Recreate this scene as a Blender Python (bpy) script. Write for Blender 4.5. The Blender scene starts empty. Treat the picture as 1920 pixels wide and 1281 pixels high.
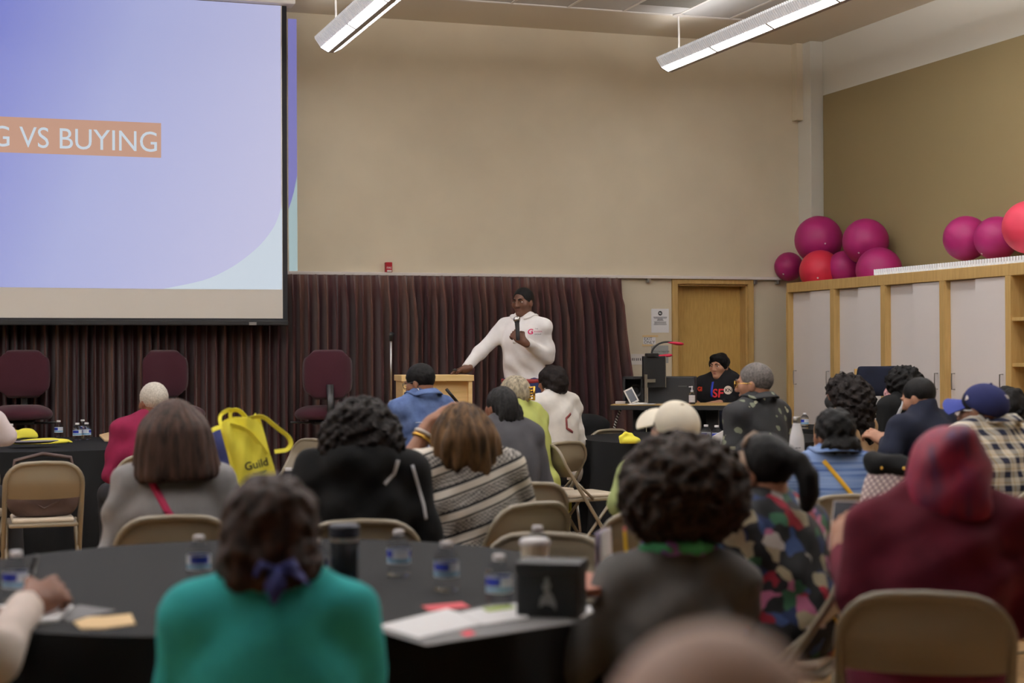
import bpy, bmesh, math, random
import numpy as np
from mathutils import Vector, Matrix
from mathutils.bvhtree import BVHTree
R = math.radians
random.seed(7); rng = np.random.default_rng(7)
scene = bpy.context.scene
COL = scene.collection

# ---------------------------------------------------------------- camera, world, exposure
FPX = 2987.0                       # focal length in pixels of the 1920 x 1281 frame
CAM = Vector((0, 0, 1.36))
YAW, PITCH, ROLL = R(18.9), R(0.42), R(0.27)
_f = Vector((math.sin(YAW)*math.cos(PITCH), math.cos(YAW)*math.cos(PITCH), math.sin(PITCH)))
_r0 = Vector((math.cos(YAW), -math.sin(YAW), 0)); _u0 = _r0.cross(_f)
_r = _r0*math.cos(ROLL) - _u0*math.sin(ROLL); _u = _u0*math.cos(ROLL) + _r0*math.sin(ROLL)
cd = bpy.data.cameras.new('camera'); cam = bpy.data.objects.new('camera', cd); COL.objects.link(cam)
cam.matrix_world = Matrix(((_r.x, _u.x, -_f.x, CAM.x), (_r.y, _u.y, -_f.y, CAM.y), (_r.z, _u.z, -_f.z, CAM.z), (0, 0, 0, 1)))
cd.sensor_width = 36; cd.lens = FPX*36/1920; cd.clip_start = .05; cd.clip_end = 100
cd.dof.use_dof = True; cd.dof.focus_distance = 12.3; cd.dof.aperture_fstop = 2.5
scene.camera = cam
w = bpy.data.worlds.new('world'); scene.world = w; w.use_nodes = True
w.node_tree.nodes['Background'].inputs[0].default_value = (.8, .85, 1, 1)
w.node_tree.nodes['Background'].inputs[1].default_value = 0.05
vs = scene.view_settings
vs.view_transform = 'Standard'; vs.look = 'None'; vs.exposure = 0.0; vs.gamma = 1.0
try: vs.use_curve_mapping = False
except Exception: pass
scene.cycles.use_denoising = True
scene.cycles.max_bounces = 8; scene.cycles.diffuse_bounces = 6
scene.cycles.sample_clamp_indirect = 4
LENS_E = 13.6                       # pendant lens emission
UP_W = 480.0                        # watts of each pendant's upward lamp

def ray(px, py):
    return _f + _r*((px-960)/FPX) - _u*((py-640.5)/FPX)
def P(px, py, d): return CAM + ray(px, py)*d
def onZ(px, py, z):
    v = ray(px, py); return CAM + v*((z-CAM.z)/v.z)
def onY(px, py, y):
    v = ray(px, py); return CAM + v*(y/v.y)
def onX(px, py, x):
    v = ray(px, py); return CAM + v*(x/v.x)
def az(px): return YAW + math.atan((px-960)/FPX)
def rotz(px, deg): return R(deg) - az(px)      # 0: looks straight away from the camera, +: turned to picture left

# ---------------------------------------------------------------- materials
def lin(c):
    return tuple(((x/255)/12.92 if x/255 <= .04045 else ((x/255+.055)/1.055)**2.4) for x in c[:3]) + (1,)
MATS = {}
class NT:
    def __init__(s, m): s.t = m.node_tree; s.n = s.t.nodes; s.l = s.t.links
    def add(s, typ, ins=None, **kw):
        n = s.n.new(typ)
        for k, v in kw.items(): setattr(n, k, v)
        for k, v in (ins or {}).items():
            if isinstance(v, bpy.types.NodeSocket): s.l.new(v, n.inputs[k])
            else: n.inputs[k].default_value = v
        return n
    def math(s, op, a, b=0.0, c=None):
        n = s.n.new('ShaderNodeMath'); n.operation = op
        for i, v in enumerate((a, b) if c is None else (a, b, c)):
            if isinstance(v, bpy.types.NodeSocket): s.l.new(v, n.inputs[i])
            else: n.inputs[i].default_value = v
        return n.outputs[0]
    def obj(s): return s.add('ShaderNodeTexCoord').outputs['Object']
    def sep(s, v):
        n = s.add('ShaderNodeSeparateXYZ', {0: v}); return n.outputs
    def scl(s, v, sc):
        return s.add('ShaderNodeMapping', {0: v, 'Scale': sc}).outputs[0]
    def noise(s, v, scale, detail=2.0):
        return s.add('ShaderNodeTexNoise', {'Vector': v, 'Scale': scale, 'Detail': detail}).outputs[0]
    def ramp(s, f, stops, const=False):
        n = s.add('ShaderNodeValToRGB', {0: f}); cr = n.color_ramp
        if const: cr.interpolation = 'CONSTANT'
        while len(cr.elements) > 1: cr.elements.remove(cr.elements[-1])
        cr.elements[0].position = stops[0][0]; cr.elements[0].color = lin(stops[0][1])
        for p, c in stops[1:]:
            e = cr.elements.new(p); e.color = lin(c)
        return n.outputs[0]
    def mix(s, f, a, b):
        n = s.add('ShaderNodeMix', data_type='RGBA')
        for i, v in ((0, f), (6, a), (7, b)):
            if isinstance(v, bpy.types.NodeSocket): s.l.new(v, n.inputs[i])
            else: n.inputs[i].default_value = v if i == 0 else lin(v)
        return n.outputs[2]
    def bump(s, h, st, dist=.005):
        s.l.new(s.add('ShaderNodeBump', {'Height': h, 'Strength': st, 'Distance': dist}).outputs[0], s.b.inputs['Normal'])

def mat(name, c, rough=.7, metal=0, spec=.3, vary=0, vscale=8, bump=0, bscale=200, stretch=(1, 1, 1), c2=None, fn=None, trans=0, sheen=0, coat=0):
    if name in MATS: return MATS[name]
    m = bpy.data.materials.new(name); m.use_nodes = True; MATS[name] = m
    t = NT(m); b = t.b = m.node_tree.nodes['Principled BSDF']
    b.inputs['Base Color'].default_value = lin(c); b.inputs['Roughness'].default_value = rough
    b.inputs['Metallic'].default_value = metal; b.inputs['Specular IOR Level'].default_value = spec
    if trans: b.inputs['Transmission Weight'].default_value = trans
    if sheen: b.inputs['Sheen Weight'].default_value = sheen
    if coat: b.inputs['Coat Weight'].default_value = coat
    if vary or c2:
        v = t.scl(t.obj(), stretch)
        n = t.noise(v, vscale, 3)
        if c2: col = t.ramp(n, [(.35, c), (.65, c2)])
        else:
            lo = [max(0, x*(1-vary)) for x in c]; hi = [min(255, x*(1+vary)) for x in c]
            col = t.ramp(n, [(.3, lo), (.7, hi)])
        t.l.new(col, b.inputs['Base Color'])
    if bump: t.bump(t.noise(t.scl(t.obj(), stretch), bscale, 2), bump)
    if fn:
        r = fn(t)
        if r is not None: t.l.new(r, b.inputs['Base Color'])
    return m
def emit(name, c, strength, base=(0, 0, 0), fn=None, rough=.9):
    if name in MATS: return MATS[name]
    m = mat(name, base, rough, spec=0)
    b = m.node_tree.nodes['Principled BSDF']
    b.inputs['Emission Color'].default_value = lin(c); b.inputs['Emission Strength'].default_value = strength
    if fn:
        t = NT(m); t.l.new(fn(t), b.inputs['Emission Color'])
    return m

# ---------------------------------------------------------------- mesh helpers
def link(name, me, m=None, parent=None, smooth=True):
    o = bpy.data.objects.new(name, me); COL.objects.link(o)
    if m and not me.materials: me.materials.append(m)
    if parent: o.parent = parent
    if smooth and len(me.polygons): me.polygons.foreach_set('use_smooth', [True]*len(me.polygons))
    return o
def obj(name, bm, m, parent=None, smooth=False, autos=None):
    me = bpy.data.meshes.new(name); bm.to_mesh(me); bm.free()
    o = link(name, me, m, parent, smooth or autos is not None)
    if autos is not None:
        try: me.set_sharp_from_angle(angle=R(autos))
        except Exception: pass
    return o
def BM(): return bmesh.new()
def tag(o, label, cat, group=None):
    o['label'] = label; o['category'] = cat
    if group: o['group'] = group
    return o
def thing(name, label, cat, loc=(0, 0, 0), rz=0, group=None):
    o = bpy.data.objects.new(name, None); COL.objects.link(o); o.location = loc; o.rotation_euler = (0, 0, rz)
    o.empty_display_size = .1
    return tag(o, label, cat, group)
def struct(o): o['kind'] = 'structure'; return o
def stuff(o): o['kind'] = 'stuff'; return o
def dup(root, loc, rz, label=None, group=None):
    r = root.copy(); COL.objects.link(r); r.location = loc; r.rotation_euler = (0, 0, rz)
    if label: r['label'] = label
    if group: r['group'] = group
    for ch in root.children:
        c = ch.copy(); COL.objects.link(c); c.parent = r
        for g in ch.children:
            q = g.copy(); COL.objects.link(q); q.parent = c
    return r
def T(bm, vs, M):
    if M is not None: bmesh.ops.transform(bm, matrix=M, verts=vs)
def box(bm, lo, hi, M=None, bev=0, seg=2):
    lo, hi = Vector(lo), Vector(hi); c = (lo+hi)/2; s = hi-lo
    g = bmesh.ops.create_cube(bm, size=1, matrix=Matrix.Translation(c) @ Matrix.Diagonal((s.x, s.y, s.z, 1)))
    vs = g['verts']
    if bev:
        es = list({e for v in vs for e in v.link_edges})
        r = bmesh.ops.bevel(bm, geom=es, offset=bev, segments=seg, affect='EDGES', profile=.5)
        vs = list({v for f in r['faces'] for v in f.verts} | {v for v in vs if v.is_valid})
        seen = set(vs); st = list(vs)
        while st:
            v = st.pop()
            for e in v.link_edges:
                q = e.other_vert(v)
                if q not in seen: seen.add(q); st.append(q)
        vs = list(seen)
    T(bm, vs, M); return vs
def tube(bm, pts, r, n=8, closed=False, flat=None, cap=True):
    pts = [Vector(p) for p in pts]; N = len(pts); rs = r if isinstance(r, (list, tuple)) else [r]*N
    rings = []; up = None
    for i, p in enumerate(pts):
        a = pts[(i-1) % N] if (i or closed) else p; b = pts[(i+1) % N] if (i < N-1 or closed) else p
        d = (b-a).normalized()
        if up is None:
            up = Vector((0, 0, 1)) if abs(d.z) < .9 else Vector((0, 1, 0))
        s = d.cross(up).normalized(); up = s.cross(d).normalized()
        fx, fy = flat or (1, 1)
        rings.append([bm.verts.new(p + (s*math.cos(2*math.pi*k/n)*fx + up*math.sin(2*math.pi*k/n)*fy)*rs[i]) for k in range(n)])
    for i in range(N if closed else N-1):
        A, B = rings[i], rings[(i+1) % N]
        for k in range(n): bm.faces.new((A[k], A[(k+1) % n], B[(k+1) % n], B[k]))
    if not closed and cap:
        bm.faces.new(rings[0][::-1]); bm.faces.new(rings[-1])
    return [v for q in rings for v in q]
def lathe(bm, prof, n=20, M=None, cap=True):
    rings = []; vs = []
    for r, z in prof:
        ring = [bm.verts.new((r*math.cos(2*math.pi*k/n), r*math.sin(2*math.pi*k/n), z)) for k in range(n)]
        rings.append(ring); vs += ring
    for A, B in zip(rings, rings[1:]):
        for k in range(n): bm.faces.new((A[k], A[(k+1) % n], B[(k+1) % n], B[k]))
    if cap:
        bm.faces.new(rings[0][::-1]); bm.faces.new(rings[-1])
    T(bm, vs, M); return vs
def grid(bm, fn, nu, nv, closed_u=False):
    V = [[bm.verts.new(fn(i/nu, j/nv)) for j in range(nv+1)] for i in range(nu if closed_u else nu+1)]
    for i in range(nu):
        A = V[i]; B = V[(i+1) % len(V)]
        for j in range(nv): bm.faces.new((A[j], B[j], B[j+1], A[j+1]))
    return V
def solid(bm, t):
    bmesh.ops.recalc_face_normals(bm, faces=bm.faces[:])
    bmesh.ops.solidify(bm, geom=bm.faces[:], thickness=t)
    bmesh.ops.recalc_face_normals(bm, faces=bm.faces[:])
def poly(bm, pts, depth=None):
    f = bm.faces.new([bm.verts.new(p) for p in pts])
    if depth is not None:
        e = bmesh.ops.extrude_face_region(bm, geom=[f])
        bmesh.ops.translate(bm, vec=depth, verts=[v for v in e['geom'] if isinstance(v, bmesh.types.BMVert)])
        bmesh.ops.recalc_face_normals(bm, faces=bm.faces[:])
    return f
def text_bm(s, size, depth=.0008, align='LEFT', bold=0, sx=1.0):
    c = bpy.data.curves.new('txt', 'FONT'); c.body = s; c.size = size; c.extrude = depth; c.align_x = align; c.offset = bold; c.resolution_u = 4
    o = bpy.data.objects.new('txt', c); COL.objects.link(o)
    dg = bpy.context.evaluated_depsgraph_get(); dg.update()
    me = bpy.data.meshes.new_from_object(o.evaluated_get(dg)); bm = bmesh.new(); bm.from_mesh(me)
    bpy.data.objects.remove(o); bpy.data.curves.remove(c); bpy.data.meshes.remove(me)
    if sx != 1: bmesh.ops.scale(bm, vec=(sx, 1, 1), verts=bm.verts)
    return bm
def frame(o, x, n):
    """matrix with local x along x, local z along n (facing), origin o"""
    x = Vector(x).normalized(); n = Vector(n).normalized(); y = n.cross(x).normalized(); x = y.cross(n)
    return Matrix(((x.x, y.x, n.x, o[0]), (x.y, y.y, n.y, o[1]), (x.z, y.z, n.z, o[2]), (0, 0, 0, 1)))
def bvh(o):
    me = o.data
    return BVHTree.FromPolygons([v.co for v in me.vertices], [p.vertices for p in me.polygons])
def wrap(bm, tree, d, off=.003, back=.4):
    """lay the verts of bm on the surface in tree, moving along direction d"""
    d = Vector(d).normalized()
    for v in bm.verts:
        hit = tree.ray_cast(v.co - d*back, d, back*2)
        if hit[0] is not None: v.co = hit[0] - d*off
def ribbon(pts, width, tree, d, off=.004, n=24, th=.003):
    """a flat strap along pts laid on a surface"""
    bm = BM(); d = Vector(d).normalized(); pts = [Vector(p) for p in pts]
    seg = []
    for i in range(n+1):
        u = i/n*(len(pts)-1); k = min(int(u), len(pts)-2); seg.append(pts[k].lerp(pts[k+1], u-k))
    rows = []
    for i, p in enumerate(seg):
        a = seg[max(0, i-1)]; b = seg[min(n, i+1)]; s = (b-a).cross(d).normalized()*width/2
        row = []
        for q in (p-s, p, p+s):
            hit = tree.ray_cast(q - d*.5, d, 1.0)
            row.append((hit[0] if hit[0] is not None else q) - d*off)
        rows.append([bm.verts.new(x) for x in row])
    for A, B in zip(rows, rows[1:]):
        for k in range(2): bm.faces.new((A[k], A[k+1], B[k+1], B[k]))
    solid(bm, th)
    return bm

# ---------------------------------------------------------------- soft bodies: distance fields meshed with surface nets
def nets(f, xs, ys, zs):
    ins = f < 0
    c = np.zeros([n-1 for n in f.shape], np.int8)
    cor = [(i, j, k) for i in (0, 1) for j in (0, 1) for k in (0, 1)]
    sh = f.shape
    for i, j, k in cor: c += ins[i:sh[0]-1+i, j:sh[1]-1+j, k:sh[2]-1+k]
    act = (c > 0) & (c < 8)
    I = np.argwhere(act); ids = np.full(c.shape, -1, np.int32); ids[act] = np.arange(len(I))
    vals = {q: f[I[:, 0]+q[0], I[:, 1]+q[1], I[:, 2]+q[2]] for q in cor}
    acc = np.zeros((len(I), 3)); cnt = np.zeros(len(I))
    for a in cor:
        for ax in range(3):
            if a[ax]: continue
            b = tuple(1 if t == ax else a[t] for t in range(3))
            va, vb = vals[a], vals[b]; m = (va < 0) != (vb < 0)
            t = np.where(m, va/np.where(m, va-vb, 1), 0)
            for q in range(3): acc[:, q] += np.where(m, (t if q == ax else a[q]), 0)
            cnt += m
    acc /= cnt[:, None]
    co = np.empty_like(acc)
    for q, A in enumerate((xs, ys, zs)):
        A = np.asarray(A); co[:, q] = A[I[:, q]] + acc[:, q]*(A[I[:, q]+1]-A[I[:, q]])
    quads = []
    def face(diffs, flips, cells):
        E = np.argwhere(diffs)
        if not len(E): return
        q = np.stack([ids[E[:, 0]+c[0], E[:, 1]+c[1], E[:, 2]+c[2]] for c in cells], 1)
        fl = flips[diffs]; q[fl] = q[fl][:, ::-1]; quads.append(q)
    a, b = ins[:-1, 1:-1, 1:-1], ins[1:, 1:-1, 1:-1]; face(a != b, b, ((0, 0, 0), (0, 1, 0), (0, 1, 1), (0, 0, 1)))
    a, b = ins[1:-1, :-1, 1:-1], ins[1:-1, 1:, 1:-1]; face(a != b, b, ((0, 0, 0), (0, 0, 1), (1, 0, 1), (1, 0, 0)))
    a, b = ins[1:-1, 1:-1, :-1], ins[1:-1, 1:-1, 1:]; face(a != b, b, ((0, 0, 0), (1, 0, 0), (1, 1, 0), (0, 1, 0)))
    return co, np.concatenate(quads)

class SDF:
    def __init__(s): s.p = []
    def cap(s, a, b, ra, rb=None, k=.03, flat=None, op='u', fr=None):
        a, b = np.array(a, float), np.array(b, float); rb = ra if rb is None else rb
        if fr: q_ = np.linalg.norm(fr[0][:, 0]); a, b, ra, rb = fr[0] @ a + fr[1], fr[0] @ b + fr[1], ra*q_, rb*q_
        fd = None
        if flat:
            fd = np.array(flat[0], float); fd /= np.linalg.norm(fd)
            if fr: fd = fr[0] @ fd/q_
        lo = np.minimum(a-ra, b-rb); hi = np.maximum(a+ra, b+rb)
        def fn(X, Y, Z):
            px, py, pz = X-a[0], Y-a[1], Z-a[2]; ba = b-a
            if fd is not None:
                g = flat[1]-1; t = (px*fd[0]+py*fd[1]+pz*fd[2])*g
                px, py, pz = px+t*fd[0], py+t*fd[1], pz+t*fd[2]; ba = ba+fd*(ba@fd)*g
            L = max(ba@ba, 1e-9)
            h = np.clip((px*ba[0]+py*ba[1]+pz*ba[2])/L, 0, 1)
            d = np.sqrt((px-h*ba[0])**2+(py-h*ba[1])**2+(pz-h*ba[2])**2) - (ra+(rb-ra)*h)
            return d if fd is None else d/math.sqrt(flat[1])
        s.p.append((op, fn, lo, hi, k)); return s
    def ell(s, c, r, Rm=None, k=.03, op='u', fr=None):
        c, r = np.array(c, float), np.array(r, float); Rm = np.eye(3) if Rm is None else np.array(Rm)
        if fr: q_ = np.linalg.norm(fr[0][:, 0]); c = fr[0] @ c + fr[1]; Rm = fr[0] @ Rm/q_; r = r*q_
        ext = np.sqrt(((Rm*r)**2).sum(1))
        def fn(X, Y, Z):
            px, py, pz = X-c[0], Y-c[1], Z-c[2]
            q = [Rm[0, i]*px+Rm[1, i]*py+Rm[2, i]*pz for i in range(3)]
            k0 = np.sqrt(sum((q[i]/r[i])**2 for i in range(3))); k1 = np.sqrt(sum((q[i]/r[i]**2)**2 for i in range(3)))
            return k0*(k0-1)/np.maximum(k1, 1e-6)
        s.p.append((op, fn, c-ext, c+ext, k)); return s
    def cut(s, o, n, fr=None):
        o, n = np.array(o, float), np.array(n, float); n /= np.linalg.norm(n)
        if fr: o = fr[0] @ o + fr[1]; n = fr[0] @ n
        s.p.append(('cut', lambda X, Y, Z: (X-o[0])*n[0]+(Y-o[1])*n[1]+(Z-o[2])*n[2], None, None, 0)); return s
    def mesh(s, name, res=.013, fine=(), noise=None, pad=.03):
        U = [p for p in s.p if p[0] == 'u']
        lo = np.min([p[2] for p in U], 0)-pad; hi = np.max([p[3] for p in U], 0)+pad
        A = []
        for ax in range(3):
            x = lo[ax]; L = [x]
            while x < hi[ax]:
                st = res
                for fa, a, b, h in fine:
                    if fa == ax and a-res*.5 <= x < b: st = min(st, h)
                x += st; L.append(x)
            A.append(np.array(L))
        f = np.full([len(a) for a in A], .08); m = .05
        for op, fn, l, h, k in s.p:
            if op == 'cut': f = np.maximum(f, fn(A[0][:, None, None], A[1][None, :, None], A[2][None, None, :])); continue
            mm = m+k
            sl = tuple(slice(max(0, np.searchsorted(A[i], l[i]-mm)-1), np.searchsorted(A[i], h[i]+mm)+1) for i in range(3))
            d = fn(A[0][sl[0]][:, None, None], A[1][sl[1]][None, :, None], A[2][sl[2]][None, None, :])
            g = f[sl]
            if op == 'sub': d = -d; hh = np.maximum(k-abs(g-d), 0)/k; f[sl] = np.maximum(g, d)+hh*hh*k/4
            else: hh = np.maximum(k-abs(g-d), 0)/k; f[sl] = np.minimum(g, d)-hh*hh*k/4
        if noise:
            q = np.argwhere(abs(f) < .045)
            pts = np.stack([A[i][q[:, i]] for i in range(3)], 1)
            f[q[:, 0], q[:, 1], q[:, 2]] -= noise(pts)
        f[0] = f[-1] = .05; f[:, 0] = f[:, -1] = .05; f[:, :, 0] = f[:, :, -1] = .05
        co, qd = nets(f, *A)
        me = bpy.data.meshes.new(name)
        me.vertices.add(len(co)); me.vertices.foreach_set('co', co.astype(np.float32).ravel())
        me.loops.add(qd.size); me.loops.foreach_set('vertex_index', qd.astype(np.int32).ravel())
        me.polygons.add(len(qd)); me.polygons.foreach_set('loop_start', np.arange(0, qd.size, 4, dtype=np.int32))
        me.polygons.foreach_set('use_smooth', np.ones(len(qd), bool))
        me.update(calc_edges=True); me.validate()
        return me
def n_curl(f, amp, seed=0):
    r = np.random.default_rng(seed); M = np.linalg.qr(r.normal(size=(3, 3)))[0]; M2 = np.linalg.qr(r.normal(size=(3, 3)))[0]
    def fn(p):
        q = p@M*f + 1.3*np.sin(p@M2*f*.37+seed); g = np.sin(q); c = np.cos(q)
        a = (g[:, 0]*c[:, 1]+g[:, 1]*c[:, 2]+g[:, 2]*c[:, 0])
        q2 = p@M2*f*2.3; g, c = np.sin(q2), np.cos(q2)
        b = (g[:, 0]*c[:, 1]+g[:, 1]*c[:, 2]+g[:, 2]*c[:, 0])
        return amp*(a*.65+b*.35)
    return fn
def n_strand(c, amp, n=34, tw=6):
    c = np.array(c)
    def fn(p):
        q = p-c; a = np.arctan2(q[:, 0], -q[:, 1])
        return amp*(np.sin(a*n+np.sin(q[:, 2]*tw*3+a*3)*1.4)+.6*np.sin(a*n*.41+q[:, 2]*tw*2+1))
    return fn
def n_folds(amp, seed=0):
    a, b, c = n_cloth(amp*1.5, 34, seed, (.5, .3, 1)), n_cloth(amp*1.2, 58, seed+1, (-.7, .2, .8)), n_cloth(amp*.8, 21, seed+2, (.9, .5, .3))
    return lambda p: np.maximum(a(p)+b(p)+c(p), -.007)
def n_cloth(amp, f=26, seed=0, dirv=(.3, .2, 1)):
    d = np.array(dirv); d = d/np.linalg.norm(d)
    def fn(p):
        t = p@d*f + 1.6*np.sin(p[:, 0]*9+seed)+1.2*np.sin(p[:, 1]*11+seed*2)
        return amp*(np.sin(t)*(.5+.5*np.sin(p[:, 0]*7+p[:, 2]*8+seed)))
    return fn

# ---------------------------------------------------------------- palette
def oak(t):
    v = t.scl(t.obj(), (9, 9, .8)); n = t.noise(v, 6, 4)
    return t.ramp(n, [(.3, (172, 140, 86)), (.7, (188, 156, 100))])
M_wall = mat('wall paint', (212, 201, 178), .85, vary=.02, vscale=2, bump=.05, bscale=120)
M_wall_r = mat('upper wall paint', (206, 203, 192), .85)
M_tan = mat('tan wall covering', (132, 117, 84), .9, bump=.1, bscale=300)
M_soff = mat('soffit paint', (220, 212, 196), .85)
M_ceilbase = mat('plenum', (150, 150, 150), .9)
M_tile = mat('ceiling tile', (200, 199, 197), .95, bump=.3, bscale=150)
M_white = mat('white paint', (225, 220, 214), .5)
M_trim = mat('white rail', (222, 214, 208), .4)
M_oak = mat('oak veneer', (182, 142, 80), .5, fn=oak)
M_door = mat('door veneer', (182, 140, 70), .5, fn=lambda t: t.ramp(t.noise(t.scl(t.obj(), (14, 14, 1.6)), 5, 4), [(.3, (176, 142, 78)), (.7, (194, 158, 92))]))
M_lam = mat('white laminate', (228, 222, 220), .45)
M_metal = mat('brushed steel', (170, 168, 165), .35, metal=1)
M_chrome = mat('chrome', (210, 208, 205), .15, metal=1)
M_black = mat('black plastic', (22, 22, 23), .5)
M_blackm = mat('black metal', (24, 24, 25), .4, spec=.5)
M_floor = mat('maple floor', (176, 144, 104), .35, fn=lambda t: t.ramp(t.noise(t.scl(t.obj(), (8, 1.2, 1)), 4, 3), [(.3, (164, 130, 90)), (.7, (192, 158, 116))]))
M_chair = mat('tan enamel', (118, 108, 90), .38, spec=.5)
M_pad = mat('beige vinyl', (206, 192, 172), .45)
M_cloth = mat('black tablecloth', (19, 19, 20), .9, bump=.15, bscale=500, spec=.15)
M_maroon = mat('maroon upholstery', (52, 15, 27), .95, bump=.3, bscale=400, sheen=.1)
M_yellow = mat('yellow nonwoven fabric', (244, 234, 84), .8, bump=.2, bscale=300)
M_paper = mat('white paper', (238, 238, 240), .8)
M_kraft = mat('kraft paper', (212, 182, 138), .85)
M_ink = mat('black ink', (30, 30, 32), .7)

# ---------------------------------------------------------------- room shell
YB, XR, ZC = 13.4, 7.6, 4.268
XL, YR = -8.0, -12.0
bm = BM(); box(bm, (XL, YR, -.12), (XR, YB+.4, -.012)); struct(obj('floor', bm, M_floor))
floor = bpy.data.objects['floor']
pm = None                                         # floor boards where the floor shows between the tables
for i in range(24):
    x = 3.45+i*.09
    for j in range(4):
        y = 6.2+j*1.5+(.75 if i % 2 else 0)
        if pm is None:
            b = BM(); box(b, (0, 0, -.011), (.0885, 1.498, 0)); pl = obj('floor_board', b, M_floor, floor); pm = pl
        else: pl = pm.copy(); COL.objects.link(pl); pl.parent = floor
        pl.location = (x, y, random.uniform(-.0008, 0))
bm = BM(); box(bm, (XL, YR, -.012), (3.45, YB, 0)); box(bm, (3.45+24*.09, YR, -.012), (XR, YB, 0)); box(bm, (3.45, YR, -.012), (5.61, 6.2, 0)); box(bm, (3.45, 12.9, -.012), (5.61, YB, 0))
o = obj('board_field', bm, M_floor, floor)
# back wall with a recessed door
dl, dr = onY(1268, 600, YB), onY(1402, 600, YB); dtop = onY(1330, 532, YB).z
bm = BM()
box(bm, (XL, YB, 0), (dl.x, YB+.2, ZC+.3)); box(bm, (dr.x, YB, 0), (XR+.2, YB+.2, ZC+.3)); box(bm, (dl.x, YB, dtop), (dr.x, YB+.2, ZC+.3)); box(bm, (dl.x-.1, YB+.2, 0), (dr.x+.1, YB+.3, ZC))
struct(obj('wall_back', bm, M_wall))
bm = BM(); box(bm, (XR, YR, 0), (XR+.2, YB+.2, ZC+.3)); struct(obj('wall_right', bm, M_wall_r))
bm = BM(); box(bm, (XL-.2, YR, 0), (XL, YB+.2, ZC+.3)); struct(obj('wall_left', bm, M_wall))
bm = BM(); box(bm, (XL, YR-.2, 0), (XR, YR, ZC+.3)); struct(obj('wall_rear', bm, M_wall))
zt = onX(1552, 178, XR).z
bm = BM(); box(bm, (XR-.02, YR, 1.2), (XR, YB-.27, zt)); struct(obj('trim_1', bm, M_tan))
bm = BM(); box(bm, (XR-.135, YB-.24, 0), (XR, YB, ZC), bev=.006); struct(obj('trim_2', bm, M_wall_r))
bm = BM(); box(bm, (XR-.2, YB-.1, onY(1520, 229, YB).z), (XR-.135, YB, ZC)); struct(obj('trim_3', bm, M_wall))
rz_ = onY(1000, 517, YB).z
bm = BM(); x0 = onY(541, 515, YB).x
box(bm, (-3, YB-.05, rz_-.016), (onY(1462, 520, YB).x, YB, rz_+.012), bev=.004)
rail = struct(obj('trim_4', bm, M_trim))
for px in (1214, 1413, 1456):
    p = onY(px, 528, YB)
    bm = BM(); box(bm, (p.x-.018, YB-.04, rz_-.055), (p.x+.018, YB, rz_-.014)); box(bm, (p.x-.008, YB-.055, rz_-.05), (p.x+.008, YB-.03, rz_-.02))
    obj('rail_bracket', bm, M_metal, rail)
# door
D = thing('door_1', 'oak veneered door in a wide oak frame behind the computer desk', 'door', ((dl.x+dr.x)/2, YB, 0)); del D['category']; struct(D)
hw = (dr.x-dl.x)/2; xm = (dl.x+dr.x)/2
fl, fr_ = onY(1259, 600, YB).x-xm, onY(1411, 600, YB).x-xm
bm = BM(); box(bm, (fl, -.03, 0), (-hw+.005, .0, dtop+.05), bev=.003); box(bm, (hw-.005, -.03, 0), (fr_, .0, dtop+.05), bev=.003); box(bm, (-hw, -.03, dtop-.005), (hw, .0, dtop+.05), bev=.003)
obj('door_casing', bm, M_oak, D)
bm = BM(); box(bm, (-hw, 0, 0), (-hw+.02, .15, dtop)); box(bm, (hw-.02, 0, 0), (hw, .15, dtop)); box(bm, (-hw, 0, dtop-.02), (hw, .15, dtop)); obj('door_jamb', bm, M_oak, D)
bm = BM(); box(bm, (-hw+.022, .115, .01), (hw-.022, .16, dtop-.022)); ds = obj('door_panel', bm, M_door, D)
bm = BM(); tube(bm, [(hw-.1, .115, .96), (hw-.1, .07, .96), (hw-.22, .065, .96)], .011); obj('door_handle', bm, M_metal, ds)
# ceiling: dropped border and tile field
ex, ey = onZ(1445, 38, ZC).x, onZ(1170, 23, ZC).y
bm = BM(); box(bm, (XL, YR, ZC+.06), (XR, YB, ZC+.2)); ceil = struct(obj('ceiling', bm, M_ceilbase))
bm = BM(); box(bm, (XL, ey, ZC), (XR, YB, ZC+.06)); box(bm, (ex, YR, ZC), (XR, ey, ZC+.06)); obj('soffit', bm, M_soff, ceil)
TW, TL = .505, 1.2
tm = None; gb = BM(); bx = BM(); k = 0
cols = [ex-.36]+[ex-.36-TW*i for i in range(1, 13)]
prev = ex
for ci, x0 in enumerate(cols):
    for rj in range(3):
        y1 = ey-.02-rj*TL; y0 = y1-TL
        if ci == 2 and rj == 0:
            v = thing('air_vent', 'grey return air grille set among the white ceiling tiles', 'vent', ((x0+prev)/2, (y0+y1)/2, ZC))
            hx, hy = (prev-x0)/2-.012, .32
            b = BM(); box(b, (-hx, -hy, .012), (hx, hy, .03)); obj('backing', b, mat('vent grey', (96, 92, 86), .8), v)
            b = BM()
            for s in range(22): y = -hy+.02+s*(2*hy-.04)/21; box(b, (-hx, y-.008, 0), (hx, y+.001, .012), M=None)
            stuff(obj('grille_slat', b, mat('vent slat', (150, 146, 138), .7), v))
            b = BM(); box(b, (-hx, hy, .004), (hx, TL/2-.01, .03)); obj('frame_strip', b, M_tile, v); b = BM(); box(b, (-hx, -TL/2+.01, .004), (hx, -hy, .03)); obj('frame_strip', b, M_tile, v)
            continue
        b = BM(); box(b, (x0+.012, y0+.012, ZC+.006), (prev-.012, y1-.012, ZC+.03), bev=.004, seg=1); obj('ceiling_tile', b, M_tile, ceil)
    box(gb, (x0-.012, ey-.02-3*TL, ZC), (x0+.012, ey-.02, ZC+.012))
    prev = x0
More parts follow.
